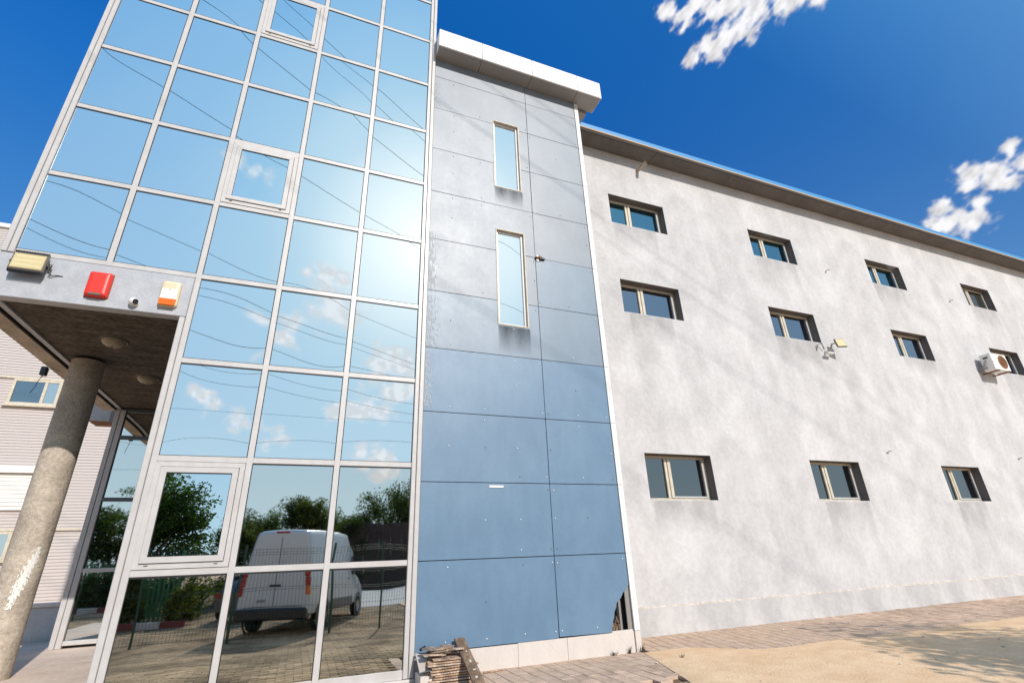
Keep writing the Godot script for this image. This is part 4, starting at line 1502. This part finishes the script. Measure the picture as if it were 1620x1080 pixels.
	for k in 8:
		var an := TAU * k / 8
		mb.tube([Vector3(0.13 + 0.03 * cos(an), 0.33 + 0.03 * sin(an), 0.477), Vector3(0.13 + 0.226 * cos(an), 0.33 + 0.226 * sin(an), 0.477)], 0.004, 0.004, 5)
	put("fan_guard", mb, M.fan_brown, s)
	mb = MB.new()
	mb.lathe([Vector2(0.22, 0.001), Vector2(0.0, 0.0015)], Transform3D(Basis(Vector3.RIGHT, PI / 2), Vector3(0.13, 0.33, 0.471)), 30)
	put("fan", mb, M.rust, s)
	mb = MB.new()
	mb.box(Vector3(-0.464, 0.48, 0.30), Vector3(0.012, 0.06, 0.14), 0.004)
	put("handle", mb, M.black_plastic, s)
	mb = MB.new()
	mb.tube([Vector3(-0.46, 0.40, 0.28), Vector3(-0.52, 0.34, 0.26), Vector3(-0.50, 0.22, 0.20), Vector3(-0.54, 0.14, 0.12), Vector3(-0.50, 0.10, 0.0)], 0.022, 0.02, 7)
	mb.tube([Vector3(-0.46, 0.14, 0.26), Vector3(-0.52, 0.12, 0.20), Vector3(-0.51, 0.06, 0.0)], 0.018, 0.018, 7)
	put("refrigerant_pipe", mb, M.grey_plastic, s)
	mb = MB.new()
	mb.box(Vector3(-0.40, 0.30, 0.472), Vector3(0.22, 0.012, 0.008), 0.002)
	put("badge_strip", mb, M.grey_plastic, s)
	for x in [-0.32, 0.32]:
		mb = MB.new()
		mb.box(Vector3(x, -0.012, 0.25), Vector3(0.04, 0.04, 0.50), 0.005)
		put("wall_bracket", mb, M.rust, s)

# a wall case with rounded corners that slopes back towards its edges
func rounded_case(mb: MB, w: float, h: float, d: float, r: float) -> void:
	var rings := []
	for L in [[0.0, 0.0], [0.0, d * 0.55], [0.012, d * 0.85], [0.030, d], [0.06, d * 1.04]]:
		var ring := []
		var hw: float = w * 0.5 - L[0]
		var hh: float = h * 0.5 - L[0]
		var rr := maxf(r - L[0] * 0.5, 0.01)
		for q in 4:
			var cxs := [1, -1, -1, 1]
			var cys := [1, 1, -1, -1]
			for k in 6:
				var a := PI / 2 * q + PI / 2 * k / 5.0
				ring.append(Vector3(cxs[q] * (hw - rr) + rr * cos(a), h * 0.5 + cys[q] * (hh - rr) + rr * sin(a), L[1]))
		rings.append(ring)
	mb.loft(rings)


# ---------------------------------------------------------------- the heap by the tower
func rubble() -> void:
	var mb := MB.new()
	# sheet-metal step cover with a torn membrane
	var s := thing("step_cover", "dusty sheet metal step cover with torn black membrane at the tower corner", "cover", Vector3(1.66, 0, 0.12))
	mb = MB.new()
	mb.prism(PackedVector2Array([Vector2(0.0, 0.0), Vector2(0.30, 0.0), Vector2(0.30, 0.10), Vector2(0.0, 0.11)]), 0.0, 0.34)
	put("step", mb, M.base_metal, s)
	mb = MB.new()
	var P := [Vector3(-0.01, 0.33, 0.0), Vector3(0.07, 0.31, 0.0), Vector3(0.33, 0.13, 0.33), Vector3(-0.01, 0.15, 0.33)]
	mb.quad(P[0], P[1], P[2], P[3], Vector3(0, 1, 0.7))
	mb.quad(P[0] - Vector3(0, 0.012, 0), P[1] - Vector3(0, 0.012, 0), P[2] - Vector3(0, 0.012, 0), P[3] - Vector3(0, 0.012, 0), Vector3(0, -1, -0.7))
	put("top_sheet", mb, M.dusty_sheet, s)
	mb = MB.new()
	mb.tube([Vector3(0.0, 0.145, 0.345), Vector3(0.10, 0.165, 0.35), Vector3(0.22, 0.155, 0.352), Vector3(0.35, 0.15, 0.345), Vector3(0.385, 0.12, 0.33), Vector3(0.38, 0.03, 0.345)], 0.012, 0.009, 7)
	put("membrane", mb, M.black_plastic, s)
	mb = MB.new()
	mb.tube([Vector3(0.05, 0.36, 0.02), Vector3(0.11, 0.40, 0.04), Vector3(0.17, 0.34, 0.10), Vector3(0.20, 0.29, 0.12)], 0.022, 0.008, 7)
	put("torn_edge", mb, M.black_plastic, s)
	# tall heap of stacked slabs: neat courses below, broken pieces on top
	var slab := MB.new()
	slab.box(Vector3.ZERO, Vector3(0.66, 0.019, 0.42), 0.003)
	var smesh := slab.mesh()
	var where := ["bottom", "second", "third", "fourth", "fifth", "sixth", "seventh", "eighth", "ninth", "tenth"]
	for k in 10:
		var o := MeshInstance3D.new()
		o.name = numbered("wood_slab", self)
		o.mesh = smesh
		o.material_override = M["slab%d" % [1, 3, 2, 1, 3, 1, 2, 3, 1, 2][k]]
		add_child(o)
		o.position = Vector3(2.08 + rng.randf_range(-0.06, 0.06), 0.012 + k * 0.0285, 0.34 + rng.randf_range(-0.02, 0.02) - k * 0.006)
		o.rotation = Vector3(rng.randf_range(-0.012, 0.012), rng.randf_range(-0.10, 0.10), rng.randf_range(-0.010, 0.010))
		o.scale = Vector3(rng.randf_range(0.80, 1.06), 1.0, rng.randf_range(0.85, 1.0))
		tag(o, "thin tan board, %s from the ground in the neat part of the heap" % where[k] if k else "thin tan board lying on the paving at the bottom of the heap", "board", "boards stacked by the tower")
		# shims between the courses keep the gaps dark
		if k:
			var sh := MB.new()
			sh.box(Vector3(0, 0, 0), Vector3(0.30, 0.009, 0.30))
			var q := put("spacer", sh, M.slab0, o)
			q.position = Vector3(rng.randf_range(-0.06, 0.06), -0.0142, -0.03)
	var notes := ["at the left end", "with a snapped corner near the left", "lying crosswise", "pale and nearly white", "dark and curled", "wedged under the leaning plank", "in the middle, tipped forwards", "sticking out at the back", "topmost", "at the right, sliding off", "split along its length", "greyish and worn"]
	for k in 12:
		var o := MB.new()
		var w := rng.randf_range(0.16, 0.36)
		var d := rng.randf_range(0.10, 0.22)
		var poly := PackedVector2Array()
		var nn := rng.randi_range(5, 7)
		for q in nn:
			var a := TAU * q / nn + rng.randf_range(-0.3, 0.3)
			poly.append(Vector2(cos(a) * w * 0.5 * rng.randf_range(0.8, 1.15), sin(a) * d * 0.5 * rng.randf_range(0.8, 1.2)))
		o.prism(poly, -0.008, 0.008, Transform3D(Basis(Vector3.RIGHT, PI / 2), Vector3.ZERO))
		var m := put("broken_board", o, M["slab%d" % [2, 3, 1, 3, 0, 2, 4, 1, 3, 2, 4, 5][k]])
		m.position = Vector3(lerpf(1.80, 2.20, fmod(k * 0.37, 1.0)), 0.30 + 0.0135 * k * 0.6, 0.14 + 0.24 * fmod(k * 0.61, 1.0))
		m.rotation = Vector3(rng.randf_range(-0.05, 0.16), rng.randf_range(-0.6, 0.6), rng.randf_range(-0.10, 0.08))
		tag(m, "broken board piece on top of the heap, " + notes[k], "board", "broken pieces on the heap")
	# leaning plank
	mb = MB.new()
	var a := Vector3(2.29, 0.415, 0.05)
	var b := Vector3(2.26, 0.02, 1.12)
	var up := (a - b).normalized()
	var rt := Vector3(1, 0.05, 0).normalized()
	rt = (rt - up * rt.dot(up)).normalized()
	var fw := rt.cross(up)
	mb.box(Vector3.ZERO, Vector3(0.15, (a - b).length(), 0.028), 0.004)
	var pl := put("leaning_plank", mb, M.slab0)
	pl.transform = Transform3D(Basis(rt, up, fw), (a + b) * 0.5 + fw * 0.03)
	tag(pl, "long weathered brown plank leaning over the heap against the blue panels", "plank")
	var fl := MB.new()
	for k in 4:
		fl.box(Vector3(rng.randf_range(-0.05, 0.04), -0.38 + k * 0.19 + rng.randf_range(-0.03, 0.03), 0.0146), Vector3(rng.randf_range(0.012, 0.035), rng.randf_range(0.02, 0.07), 0.002), 0.0, Transform3D(Basis(Vector3.BACK, 0.0), Vector3.ZERO))
	put("paint_remnant", fl, M.cream, pl)
	# a lath on the paving
	mb = MB.new()
	mb.box(Vector3.ZERO, Vector3(0.34, 0.016, 0.03), 0.003)
	var lt := put("loose_lath", mb, M.slab1)
	lt.position = Vector3(2.78, 0.014, 0.14)
	lt.rotation.y = 0.2
	tag(lt, "short tan lath lying on the paving right of the heap", "lath")
	# weeds along the foot of the block
	var ws := ["under the blue panels, second from the right", "beside the corner trim", "right against the corner trim base", "in the joint of the paving by the sand"]
	var wi := 0
	for q in [[4.85, 0.03, 0.06], [5.14, 0.03, 0.10], [5.36, 0.05, 0.12], [5.5, 0.85, 0.08]]:
		mb = MB.new()
		mb.use_c = true
		for k in 14:
			mb.col = Color(0.10, 0.09, 0.03) * rng.randf_range(0.6, 1.4)
			var p := Vector3(rng.randf_range(-0.03, 0.03), 0, rng.randf_range(-0.015, 0.015))
			var e := p + Vector3(rng.randf_range(-0.05, 0.05), q[2] * rng.randf_range(0.5, 1.1), rng.randf_range(0, 0.04))
			mb.tube([p, p.lerp(e, 0.6) + Vector3(0, 0.01, 0), e], 0.004, 0.001, 4, false)
		var o := put("weed", mb, M.leaf)
		o.position = Vector3(q[0], 0.0, q[1])
		tag(o, "small dry weed tuft " + ws[wi], "weed", "weeds in the paving joints")
		wi += 1


# ---------------------------------------------------------------- what the glass reflects
func leaf_blob(mb: MB, c: Vector3, r: Vector3, count: int, size: float, tint: Color) -> void:
	for k in count:
		var d := Vector3(rng.randfn(0, 1), rng.randfn(0, 1), rng.randfn(0, 1)).normalized() * pow(rng.randf(), 0.45)
		var p := c + d * r
		var a := Vector3(rng.randfn(0, 1), rng.randfn(0, 0.6), rng.randfn(0, 1)).normalized()
		var b := a.cross(Vector3(rng.randfn(0, 1), rng.randfn(0, 1), rng.randfn(0, 1))).normalized()
		var s := size * rng.randf_range(0.6, 1.4)
		var g := rng.randf_range(0.55, 1.5)
		mb.col = Color(tint.r * g * rng.randf_range(0.8, 1.3), tint.g * g, tint.b * g)
		var nn := b.cross(a)
		mb.tri(p - a * s, p + b * s * 0.45, p + a * s, nn, nn, nn)
		mb.tri(p - a * s, p + a * s, p - b * s * 0.45, nn, nn, nn)

func make_tree(called: String, label: String, h: float, spread: float, style: int, at: Vector3, group: String) -> Node3D:
	var t := thing(called, label, "tree", at, 0, group)
	var tr := MB.new()
	var cr := MB.new()
	cr.use_c = true
	var fork := h * (0.30 if style != 2 else 0.42)
	var lean := Vector3(rng.randf_range(-0.2, 0.2), 0, rng.randf_range(-0.2, 0.2))
	tr.tube([Vector3(0, -0.3, 0), lean * 0.3 + Vector3.UP * fork * 0.5, lean + Vector3.UP * fork], h * 0.028, h * 0.019, 9, false)
	var limbs := 9
	var tint: Color = [Color(0.060, 0.092, 0.024), Color(0.066, 0.098, 0.025), Color(0.085, 0.105, 0.028)][style]
	for k in limbs:
		var a := TAU * k / limbs + rng.randf_range(-0.3, 0.3)
		var rise := rng.randf_range(0.35, 1.0)
		var reach := spread * rng.randf_range(0.55, 1.0) * (1.15 - rise * 0.55)
		var p0 := lean + Vector3.UP * fork * rng.randf_range(0.8, 1.0)
		var p3 := Vector3(cos(a) * reach, lerpf(fork * 1.15, h * 0.93, rise), sin(a) * reach)
		var mid := p0.lerp(p3, 0.5) + Vector3.UP * h * 0.05
		tr.tube([p0, mid, p3], h * 0.011, h * 0.003, 6, false)
		for q in 8:
			var f := rng.randf_range(0.25, 1.0)
			var base := mid.lerp(p3, f)
			var tip := base + Vector3(rng.randfn(0, 0.28) * spread * 0.6, rng.randfn(0.05, 0.10) * h, rng.randfn(0, 0.28) * spread * 0.6)
			tr.tube([base, tip], h * 0.003, h * 0.0012, 4, false)
			var flat := 0.45 if style == 0 else 0.75
			var rr := spread * rng.randf_range(0.20, 0.38)
			leaf_blob(cr, tip, Vector3(rr, rr * flat, rr), 150, h * 0.0145, tint * rng.randf_range(0.7, 1.5))
	put("trunk", tr, M.bark, t)
	put("crown", cr, M.leaf, t)
	return t

func make_shrub(label: String, h: float, r: float, tint: Color, at: Vector3, group: String, cone := false) -> Node3D:
	var t := thing("shrub", label, "shrub", at, 0, group)
	var tr := MB.new()
	var cr := MB.new()
	cr.use_c = true
	for k in 5:
		var a := TAU * k / 5
		tr.tube([Vector3(0, -0.1, 0), Vector3(cos(a) * r * 0.4, h * 0.7, sin(a) * r * 0.4)], h * 0.02, h * 0.008, 5, false)
	for k in 44:
		var f := rng.randf()
		var rad := r * ((1.0 - f * 0.85) if cone else sqrt(maxf(0.05, 1.0 - pow(2.0 * f - 0.8, 2.0) * 0.6)))
		var a := rng.randf() * TAU
		var q := Vector3(cos(a) * rad * 0.7, h * (0.08 + 0.86 * f), sin(a) * rad * 0.7)
		var rr := r * rng.randf_range(0.25, 0.42)
		leaf_blob(cr, q, Vector3(rr, rr * 1.1, rr), 70, 0.05 + h * 0.012, tint * rng.randf_range(0.7, 1.4))
	put("stem", tr, M.bark, t)
	put("foliage", cr, M.leaf, t)
	return t

func ring_section(w: float, wt: float, y0: float, y1: float, z: float, r: float) -> Array:
	# rounded body section: sides lean in from w at the belt to wt under the roof
	var pts := []
	var belt := y0 + (y1 - y0) * 0.45
	var half := [Vector2(w * 0.90, y0), Vector2(w * 0.985, y0 + 0.06), Vector2(w, belt * 0.6 + y0 * 0.4), Vector2(w, belt), Vector2(lerpf(w, wt, 0.45), lerpf(belt, y1, 0.5)), Vector2(wt, y1 - r), Vector2(wt - r * 0.30, y1 - r * 0.30), Vector2(wt - r, y1), Vector2(wt * 0.35, y1 + 0.025)]
	for p in half:
		pts.append(Vector3(p.x, p.y, z))
	for k in range(half.size() - 1, -1, -1):
		pts.append(Vector3(-half[k].x, half[k].y, z))
	return pts

func make_wheel(parent: Node, at: Vector3, r: float, out: float) -> void:
	var w := part("wheel", parent)
	w.position = at
	var B := Basis(Vector3.BACK, -PI / 2 * out)
	var mb := MB.new()
	mb.lathe([Vector2(r * 0.62, -0.11), Vector2(r * 0.92, -0.11), Vector2(r, -0.07), Vector2(r, 0.07), Vector2(r * 0.92, 0.11), Vector2(r * 0.62, 0.11)], Transform3D(B, Vector3.ZERO), 26)
	put("tyre", mb, M.tyre, w)
	mb = MB.new()
	mb.lathe([Vector2(r * 0.62, 0.105), Vector2(r * 0.5, 0.06), Vector2(r * 0.2, 0.085), Vector2(0, 0.09)], Transform3D(B, Vector3.ZERO), 20)
	put("rim", mb, M.rim_metal, w)

func van() -> void:
	var t := thing("delivery_van", "white high-roofed panel van seen from behind, mirrored in the glass tower", "van", Vector3(-0.50, gh(0, 9.6), 9.55), atan2(0.375, 0.927))
	var mb := MB.new()
	var rings := []
	for q in [[0.0, 0.93, 0.76, 0.52, 2.58], [0.04, 0.975, 0.80, 0.48, 2.64], [0.14, 0.99, 0.82, 0.45, 2.68], [1.2, 1.0, 0.83, 0.44, 2.71], [2.6, 1.0, 0.83, 0.44, 2.71], [3.3, 1.0, 0.82, 0.44, 2.66], [3.7, 1.0, 0.79, 0.44, 2.46], [4.05, 1.0, 0.75, 0.44, 2.1], [4.5, 0.99, 0.80, 0.44, 1.55], [5.0, 0.96, 0.84, 0.44, 1.32], [5.35, 0.90, 0.78, 0.44, 1.12], [5.5, 0.80, 0.66, 0.46, 0.9]]:
		rings.append(ring_section(q[1], q[2], q[3], q[4], q[0], 0.17 if q[4] > 2 else 0.1))
	mb.loft(rings)
	put("body", mb, M.van_white, t)
	mb = MB.new()
	mb.span(-0.95, 0.95, 0.36, 0.66, -0.10, 0.25, 0.05)
	put("rear_bumper", mb, M.black_plastic, t)
	for s in [-1.0, 1.0]:
		mb = MB.new()
		mb.span(s * 0.985 - 0.03, s * 0.985 + 0.03, 0.42, 0.72, 1.5, 3.7, 0.02)
		put("side_cladding", mb, M.black_plastic, t)
		for q in [[1.02, 1.30], [4.45, 0.0]]:
			mb = MB.new()
			mb.lathe([Vector2(0.44, 0.0), Vector2(0.46, 0.02), Vector2(0.36, 0.025)], Transform3D(Basis(Vector3.BACK, -PI / 2 * s), Vector3(s * 0.985, 0.36, q[0])), 24)
			put("wheel_arch", mb, M.black_plastic, t)
		make_wheel(t, Vector3(s * 0.90, 0.345, 1.02), 0.345, s)
		make_wheel(t, Vector3(s * 0.90, 0.345, 4.45), 0.345, s)
		# upright tail lights at the rear corners
		var lamp := part("tail_light", t)
		mb = MB.new()
		mb.span(s * 0.895 - 0.075, s * 0.895 + 0.075, 1.44, 1.68, -0.025, 0.12, 0.02)
		put("brake_lens", mb, M.red_lens, lamp)
		mb = MB.new()
		mb.span(s * 0.91 - 0.07, s * 0.91 + 0.07, 1.20, 1.435, -0.022, 0.12, 0.02)
		put("tail_lens", mb, M.red_lens, lamp)
		mb = MB.new()
		mb.span(s * 0.92 - 0.062, s * 0.92 + 0.062, 0.98, 1.195, -0.02, 0.12, 0.02)
		put("indicator_lens", mb, M.amber_lens if s > 0 else M.red_lens, lamp)
		# cab door glass, mirror
		mb = MB.new()
		mb.prism(PackedVector2Array([Vector2(3.25, 1.45), Vector2(4.35, 1.45), Vector2(3.95, 2.0), Vector2(3.75, 2.2), Vector2(3.25, 2.2)]), -0.012, 0.012, Transform3D(Basis(Vector3(0, 0, 1), Vector3(-s * 0.18, 1, 0).normalized(), Vector3(s, s * 0.18 * s, 0).normalized()), Vector3(s * (0.985 + 0.245), 0.02, 0)))
		put("side_window", mb, M.dark_glass, t)
		mb = MB.new()
		mb.box(Vector3(s * 1.17, 1.60, 4.15), Vector3(0.20, 0.36, 0.12), 0.03)
		mb.tube([Vector3(s * 0.96, 1.45, 4.2), Vector3(s * 1.12, 1.50, 4.16)], 0.03, 0.025, 6)
		put("mirror", mb, M.black_plastic, t)
		mb = MB.new()
		mb.span(s * 1.003 - 0.008, s * 1.003 + 0.008, 1.28, 1.32, 3.15, 3.32, 0.004)
		put("door_handle", mb, M.black_plastic, t)
	mb = MB.new()
	mb.span(-0.20, 0.20, 2.60, 2.655, -0.015, 0.05, 0.01)
	put("high_brake_light", mb, M.red_lens, t)
	# door seams
	mb = MB.new()
	mb.span(-0.006, 0.006, 0.70, 2.50, -0.008, 0.02)
	mb.span(-0.78, 0.78, 0.685, 0.697, -0.008, 0.02)
	put("door_seam", mb, M.black_plastic, t)
	mb = MB.new()
	mb.span(-0.72, -0.035, 0.72, 2.44, -0.0065, 0.01, 0.004)
	mb.span(0.035, 0.72, 0.72, 2.44, -0.0065, 0.01, 0.004)
	put("rear_door", mb, M.van_white, t)
	mb = MB.new()
	mb.span(-0.16, 0.16, 1.17, 1.23, -0.03, 0.0, 0.008)
	put("handle", mb, M.black_plastic, t)
	mb = MB.new()
	mb.span(-0.45, -0.22, 0.80, 0.87, -0.012, 0.0, 0.003)
	put("badge", mb, M.grey_plastic, t)

func parked_car() -> void:
	var t := thing("parked_car", "dark blue hatchback parked beyond the van, mostly hidden in the reflection", "car", Vector3(-1.75, gh(0, 12), 14.2), atan2(0.375, 0.927))
	var mb := MB.new()
	var rings := []
	for q in [[0.0, 0.78, 0.70, 0.35, 0.95], [0.10, 0.85, 0.76, 0.30, 1.05], [0.7, 0.88, 0.78, 0.28, 1.02], [2.0, 0.88, 0.80, 0.27, 0.98], [3.2, 0.87, 0.76, 0.28, 0.92], [4.0, 0.80, 0.66, 0.30, 0.78], [4.2, 0.70, 0.56, 0.34, 0.65]]:
		rings.append(ring_section(q[1], q[2], q[3], q[4], q[0], 0.10))
	mb.loft(rings)
	put("body", mb, M.car_paint, t)
	mb = MB.new()
	rings = []
	for q in [[0.05, 0.74, 0.62, 0.95, 1.0], [0.45, 0.76, 0.60, 0.95, 1.42], [1.0, 0.77, 0.60, 0.95, 1.48], [1.9, 0.77, 0.60, 0.95, 1.45], [2.9, 0.74, 0.66, 0.92, 0.98]]:
		rings.append(ring_section(q[1], q[2], q[3], q[4], q[0], 0.10))
	mb.loft(rings)
	put("cabin", mb, M.dark_glass, t)
	mb = MB.new()
	mb.span(-0.58, 0.58, 1.44, 1.50, 0.45, 1.95, 0.02)
	put("roof", mb, M.car_paint, t)
	for s in [-1.0, 1.0]:
		make_wheel(t, Vector3(s * 0.80, 0.31, 0.75), 0.31, s)
		make_wheel(t, Vector3(s * 0.80, 0.31, 3.3), 0.31, s)
		mb = MB.new()
		mb.span(s * 0.70 - 0.09, s * 0.70 + 0.09, 0.75, 0.93, -0.03, 0.1, 0.02)
		put("tail_light", mb, M.red_lens, t)

func behind() -> void:
	van()
	parked_car()
	# green mesh fence just behind the viewpoint
	var f := thing("mesh_fence", "dark green welded mesh fence with slim posts, mirrored in front of the van", "fence")
	var px := [-8.2, -5.9, -3.6, -1.35, 0.92, 2.35, 4.6, 6.9]
	var fz := 8.5
	var g := gh(0, fz)
	var mb := MB.new()
	for k in px.size():
		mb = MB.new()
		mb.tube([Vector3(px[k], g - 0.1, fz), Vector3(px[k], g + 2.28, fz)], 0.032, 0.032, 8)
		put("post", mb, M.fence_green, f)
		if k == px.size() - 1:
			break
		mb = MB.new()
		var w: float = px[k + 1] - px[k]
		var n := int(w / 0.085)
		for i in range(1, n):
			mb.tube([Vector3(px[k] + w * i / n, g + 0.06, fz), Vector3(px[k] + w * i / n, g + 2.15, fz)], 0.0034, 0.0034, 4, false)
		for y in [0.08, 0.30, 0.36, 0.75, 1.15, 1.21, 1.60, 2.0, 2.06, 2.14]:
			mb.tube([Vector3(px[k], g + y, fz + 0.008), Vector3(px[k + 1], g + y, fz + 0.008)], 0.004, 0.004, 4, false)
		put("wire_panel", mb, M.fence_green, f).set_meta("kind", "stuff")
	# brighter green palisade round the planting
	f = thing("picket_fence", "bright green picket fence behind the striped kerb and shrubs", "fence", Vector3(0, gh(0, 15), 0))
	for k in 7:
		var x0 := -16.0 + k * 2.0
		mb = MB.new()
		mb.span(x0 - 0.05, x0 + 0.05, -0.1, 2.25, 15.55, 15.65, 0.01)
		put("post", mb, M.fence_bright, f)
		if k == 6:
			break
		mb = MB.new()
		for i in range(1, 13):
			mb.span(x0 + i * 0.154 - 0.045, x0 + i * 0.154 + 0.045, 0.08, 2.1, 15.59, 15.61, 0.004)
		put("picket_run", mb, M.fence_bright, f).set_meta("kind", "stuff")
		mb = MB.new()
		for y in [0.3, 1.9]:
			mb.span(x0 + 0.05, x0 + 1.95, y - 0.03, y + 0.03, 15.62, 15.66, 0.006)
		put("rail", mb, M.fence_bright, f)
	# striped kerb
	var kb := thing("striped_kerb", "kerb painted in red and white blocks along the planting", "kerb", Vector3(0, gh(0, 14), 0))
	for k in 16:
		mb = MB.new()
		mb.span(-16.0 + k * 0.8 + 0.006, -16.0 + (k + 1) * 0.8 - 0.006, -0.1, 0.20, 13.6, 13.78, 0.02)
		put("kerb_block", mb, M.kerb_red if k % 2 else M.kerb_white, kb)
	# shrubs in the bed
	var bed := "shrubs in the bed behind the kerb"
	make_shrub("rounded yellow green shrub in the kerbed bed, nearest the van", 1.35, 0.55, Color(0.13, 0.14, 0.025), Vector3(-3.55, gh(0, 14), 14.5), bed)
	make_shrub("upright conifer shrub in the kerbed bed, left of the rounded one", 1.9, 0.48, Color(0.10, 0.11, 0.03), Vector3(-5.15, gh(0, 14), 14.5), bed, true)
	make_shrub("tall bright yellow shrub at the left end of the kerbed bed", 2.3, 0.7, Color(0.16, 0.155, 0.025), Vector3(-7.0, gh(0, 14), 14.6), bed)
	make_shrub("spreading dark shrub at the far left of the kerbed bed", 1.6, 0.9, Color(0.05, 0.07, 0.018), Vector3(-9.4, gh(0, 14), 14.6), bed)
	make_shrub("low clipped shrub beside the porch view of the bed", 0.7, 0.7, Color(0.07, 0.11, 0.02), Vector3(-11.6, gh(0, 14), 14.5), bed)
	# trees
	var G := "trees beyond the yard"
	var a := make_tree("tree", "tall open-crowned tree reflected in the lowest opening window", 6.6, 3.0, 0, Vector3(-6.1, -0.28, 19.5), G)
	var b := make_tree("tree", "broad round-crowned tree reflected right of the van", 7.4, 3.6, 1, Vector3(6.7, -0.28, 33.5), G)
	var c := make_tree("tree", "slender light tree reflected just above the van roof", 5.0, 1.7, 2, Vector3(0.2, -0.28, 24.5), G)
	dup(a, "tree", Vector3(-10.8, -0.28, 22), 2.1, "open-crowned tree left of the tallest one, reflected in the porch glazing", G, 0.95)
	dup(b, "tree", Vector3(-14.5, -0.28, 20), 1.2, "broad tree standing farthest left beyond the picket fence", G, 0.8)
	dup(b, "tree", Vector3(13.0, -0.28, 34.5), 2.5, "broad tree standing farthest right beyond the brown boarding", G, 1.0)
	dup(c, "tree", Vector3(-3.0, -0.28, 24), 1.0, "short light tree between the tallest tree and the van", G, 0.72)
	dup(b, "tree", Vector3(-18.5, -0.28, 24), 0.4, "large tree at the far left end of the row", G, 0.95)
	dup(c, "tree", Vector3(3.2, -0.28, 33.0), 2.7, "small light tree at the left of the broad right-hand tree", G, 0.95)
	dup(a, "tree", Vector3(11.5, 0.0, 10.4), 3.6, "tree beside the yard whose shadow falls on the sand", G, 0.98)
	dup(b, "tree", Vector3(-2.4, -0.28, 29.0), 0.9, "broad tree behind the van, left of the slender one", G, 0.66)
	dup(b, "tree", Vector3(2.3, -0.28, 31.0), 4.1, "broad tree behind the van cab, between the slender tree and the boarding", G, 0.66)
	dup(a, "tree", Vector3(-8.4, -0.28, 25.0), 4.4, "open tree close behind and left of the tallest one", G, 0.9)
	# undergrowth
	var S := "undergrowth beyond the yard"
	var us := ["behind the tallest tree", "left of the van roof", "behind the van roof", "right of the slender tree", "behind the brown boarding", "under the broad right-hand tree", "at the right end of the boarding", "left of the tallest tree", "directly under the tallest tree", "between the tallest tree and the van", "far left behind the pickets", "behind the pickets in the porch reflection"]
	var ux := [-5.6, -2.6, -0.6, 1.6, 3.6, 5.6, 8.2, -8.2, -6.8, -4.2, -13.2, -10.4]
	var proto: Node3D = null
	for k in 12:
		var at := Vector3(ux[k], -0.28, (22.8 if k < 8 else 17.8) + 1.2 * (k % 3))
		if k > 2 and k < 7:
			at = Vector3(ux[k] * 1.28, -0.28, 32.0)
		if proto == null:
			proto = make_shrub("dark bushy undergrowth " + us[k], 2.7, 1.5, Color(0.06, 0.085, 0.024), at, S)
		else:
			dup(proto, "shrub", at, k * 1.3, "dark bushy undergrowth " + us[k], S, 0.85 + 0.1 * (k % 4))
	# brown boarding and pale barrier beyond the van
	var bd := thing("brown_boarding", "dark brown board fence in its own shade to the right of the van", "fence", Vector3(0, -0.3, 0))
	for k in 14:
		mb = MB.new()
		var x0 := 2.2 + k * 0.95
		mb.span(x0, x0 + 0.94, 0.0, 4.1 + 0.08 * sin(k * 1.7), 30.0 + 0.01 * (k % 2), 30.04 + 0.01 * (k % 2), 0.006)
		put("board", mb, M.brown_board, bd)
	mb = MB.new()
	mb.span(2.2, 15.4, 0.3, 0.42, 30.06, 30.12, 0.006)
	mb.span(2.2, 15.4, 3.4, 3.52, 30.06, 30.12, 0.006)
	put("rail", mb, M.brown_board, bd)
	var bw := thing("concrete_apron", "pale sloping concrete apron at the yard edge, mirrored right of the van", "kerb", Vector3(0, gh(0, 17), 0))
	for k in 4:
		mb = MB.new()
		mb.box(Vector3.ZERO, Vector3(6.6, 0.25, 1.10), 0.015, Transform3D(Basis.from_euler(Vector3(-0.11, -0.04, 0)), Vector3(5.6, -0.05 + k * 0.124, 17.6 + k * 1.12)))
		put("slab", mb, M.kerb_white, bw)
	# overhead cables
	var d := Vector3(sin(deg_to_rad(56.0)), 0, cos(deg_to_rad(56.0)))
	var cab := [[-3.1, 20.0, 14.0, 0.020, "highest overhead cable, farthest from the tower of the upper four"], [-1.0, 20.0, 9.6, 0.018, "second overhead cable of the upper four"], [-0.1, 20.0, 8.15, 0.016, "third overhead cable of the upper four"], [0.1, 20.0, 7.45, 0.015, "overhead cable of the upper four closest to the tower"], [-8.0, 18.0, 19.8, 0.020, "single overhead cable below the upper four"], [-2.6, 14.0, 19.2, 0.017, "upper cable of the close pair"], [-2.8, 13.85, 19.65, 0.015, "lower cable of the close pair"], [-2.6, 11.4, 17.5, 0.016, "low cable nearest the yard"], [0.0, 11.2, 25.1, 0.018, "low cable above the trees, second"], [1.8, 11.0, 22.7, 0.016, "low cable above the trees, third"], [-0.6, 10.2, 26.5, 0.014, "low cable above the trees, fourth"], [-1.2, 9.0, 29.3, 0.018, "lowest overhead cable, just above the treetops"]]
	for k in cab.size():
		var q: Array = cab[k]
		var c0 := Vector3(q[0], q[1], q[2])
		var dd := d
		if k == 7 or k == 8 or k == 9:
			dd = Vector3(sin(deg_to_rad(65.0)), 0, cos(deg_to_rad(65.0)))
		if k > 9:
			dd = Vector3(sin(deg_to_rad(86.0 + 12.0 * (k - 10))), 0, cos(deg_to_rad(86.0 + 12.0 * (k - 10))))
		mb = MB.new()
		var pts := []
		for i in 33:
			var u := -1.0 + 2.0 * i / 32.0
			pts.append(c0 + dd * (u * 45.0) + Vector3.UP * (u * u * 1.6))
		mb.tube(pts, q[3] * 0.6, q[3] * 0.6, 6)
		tag(put("overhead_cable", mb, M.cable), "thin black cable: " + q[4], "cable", "overhead cables")
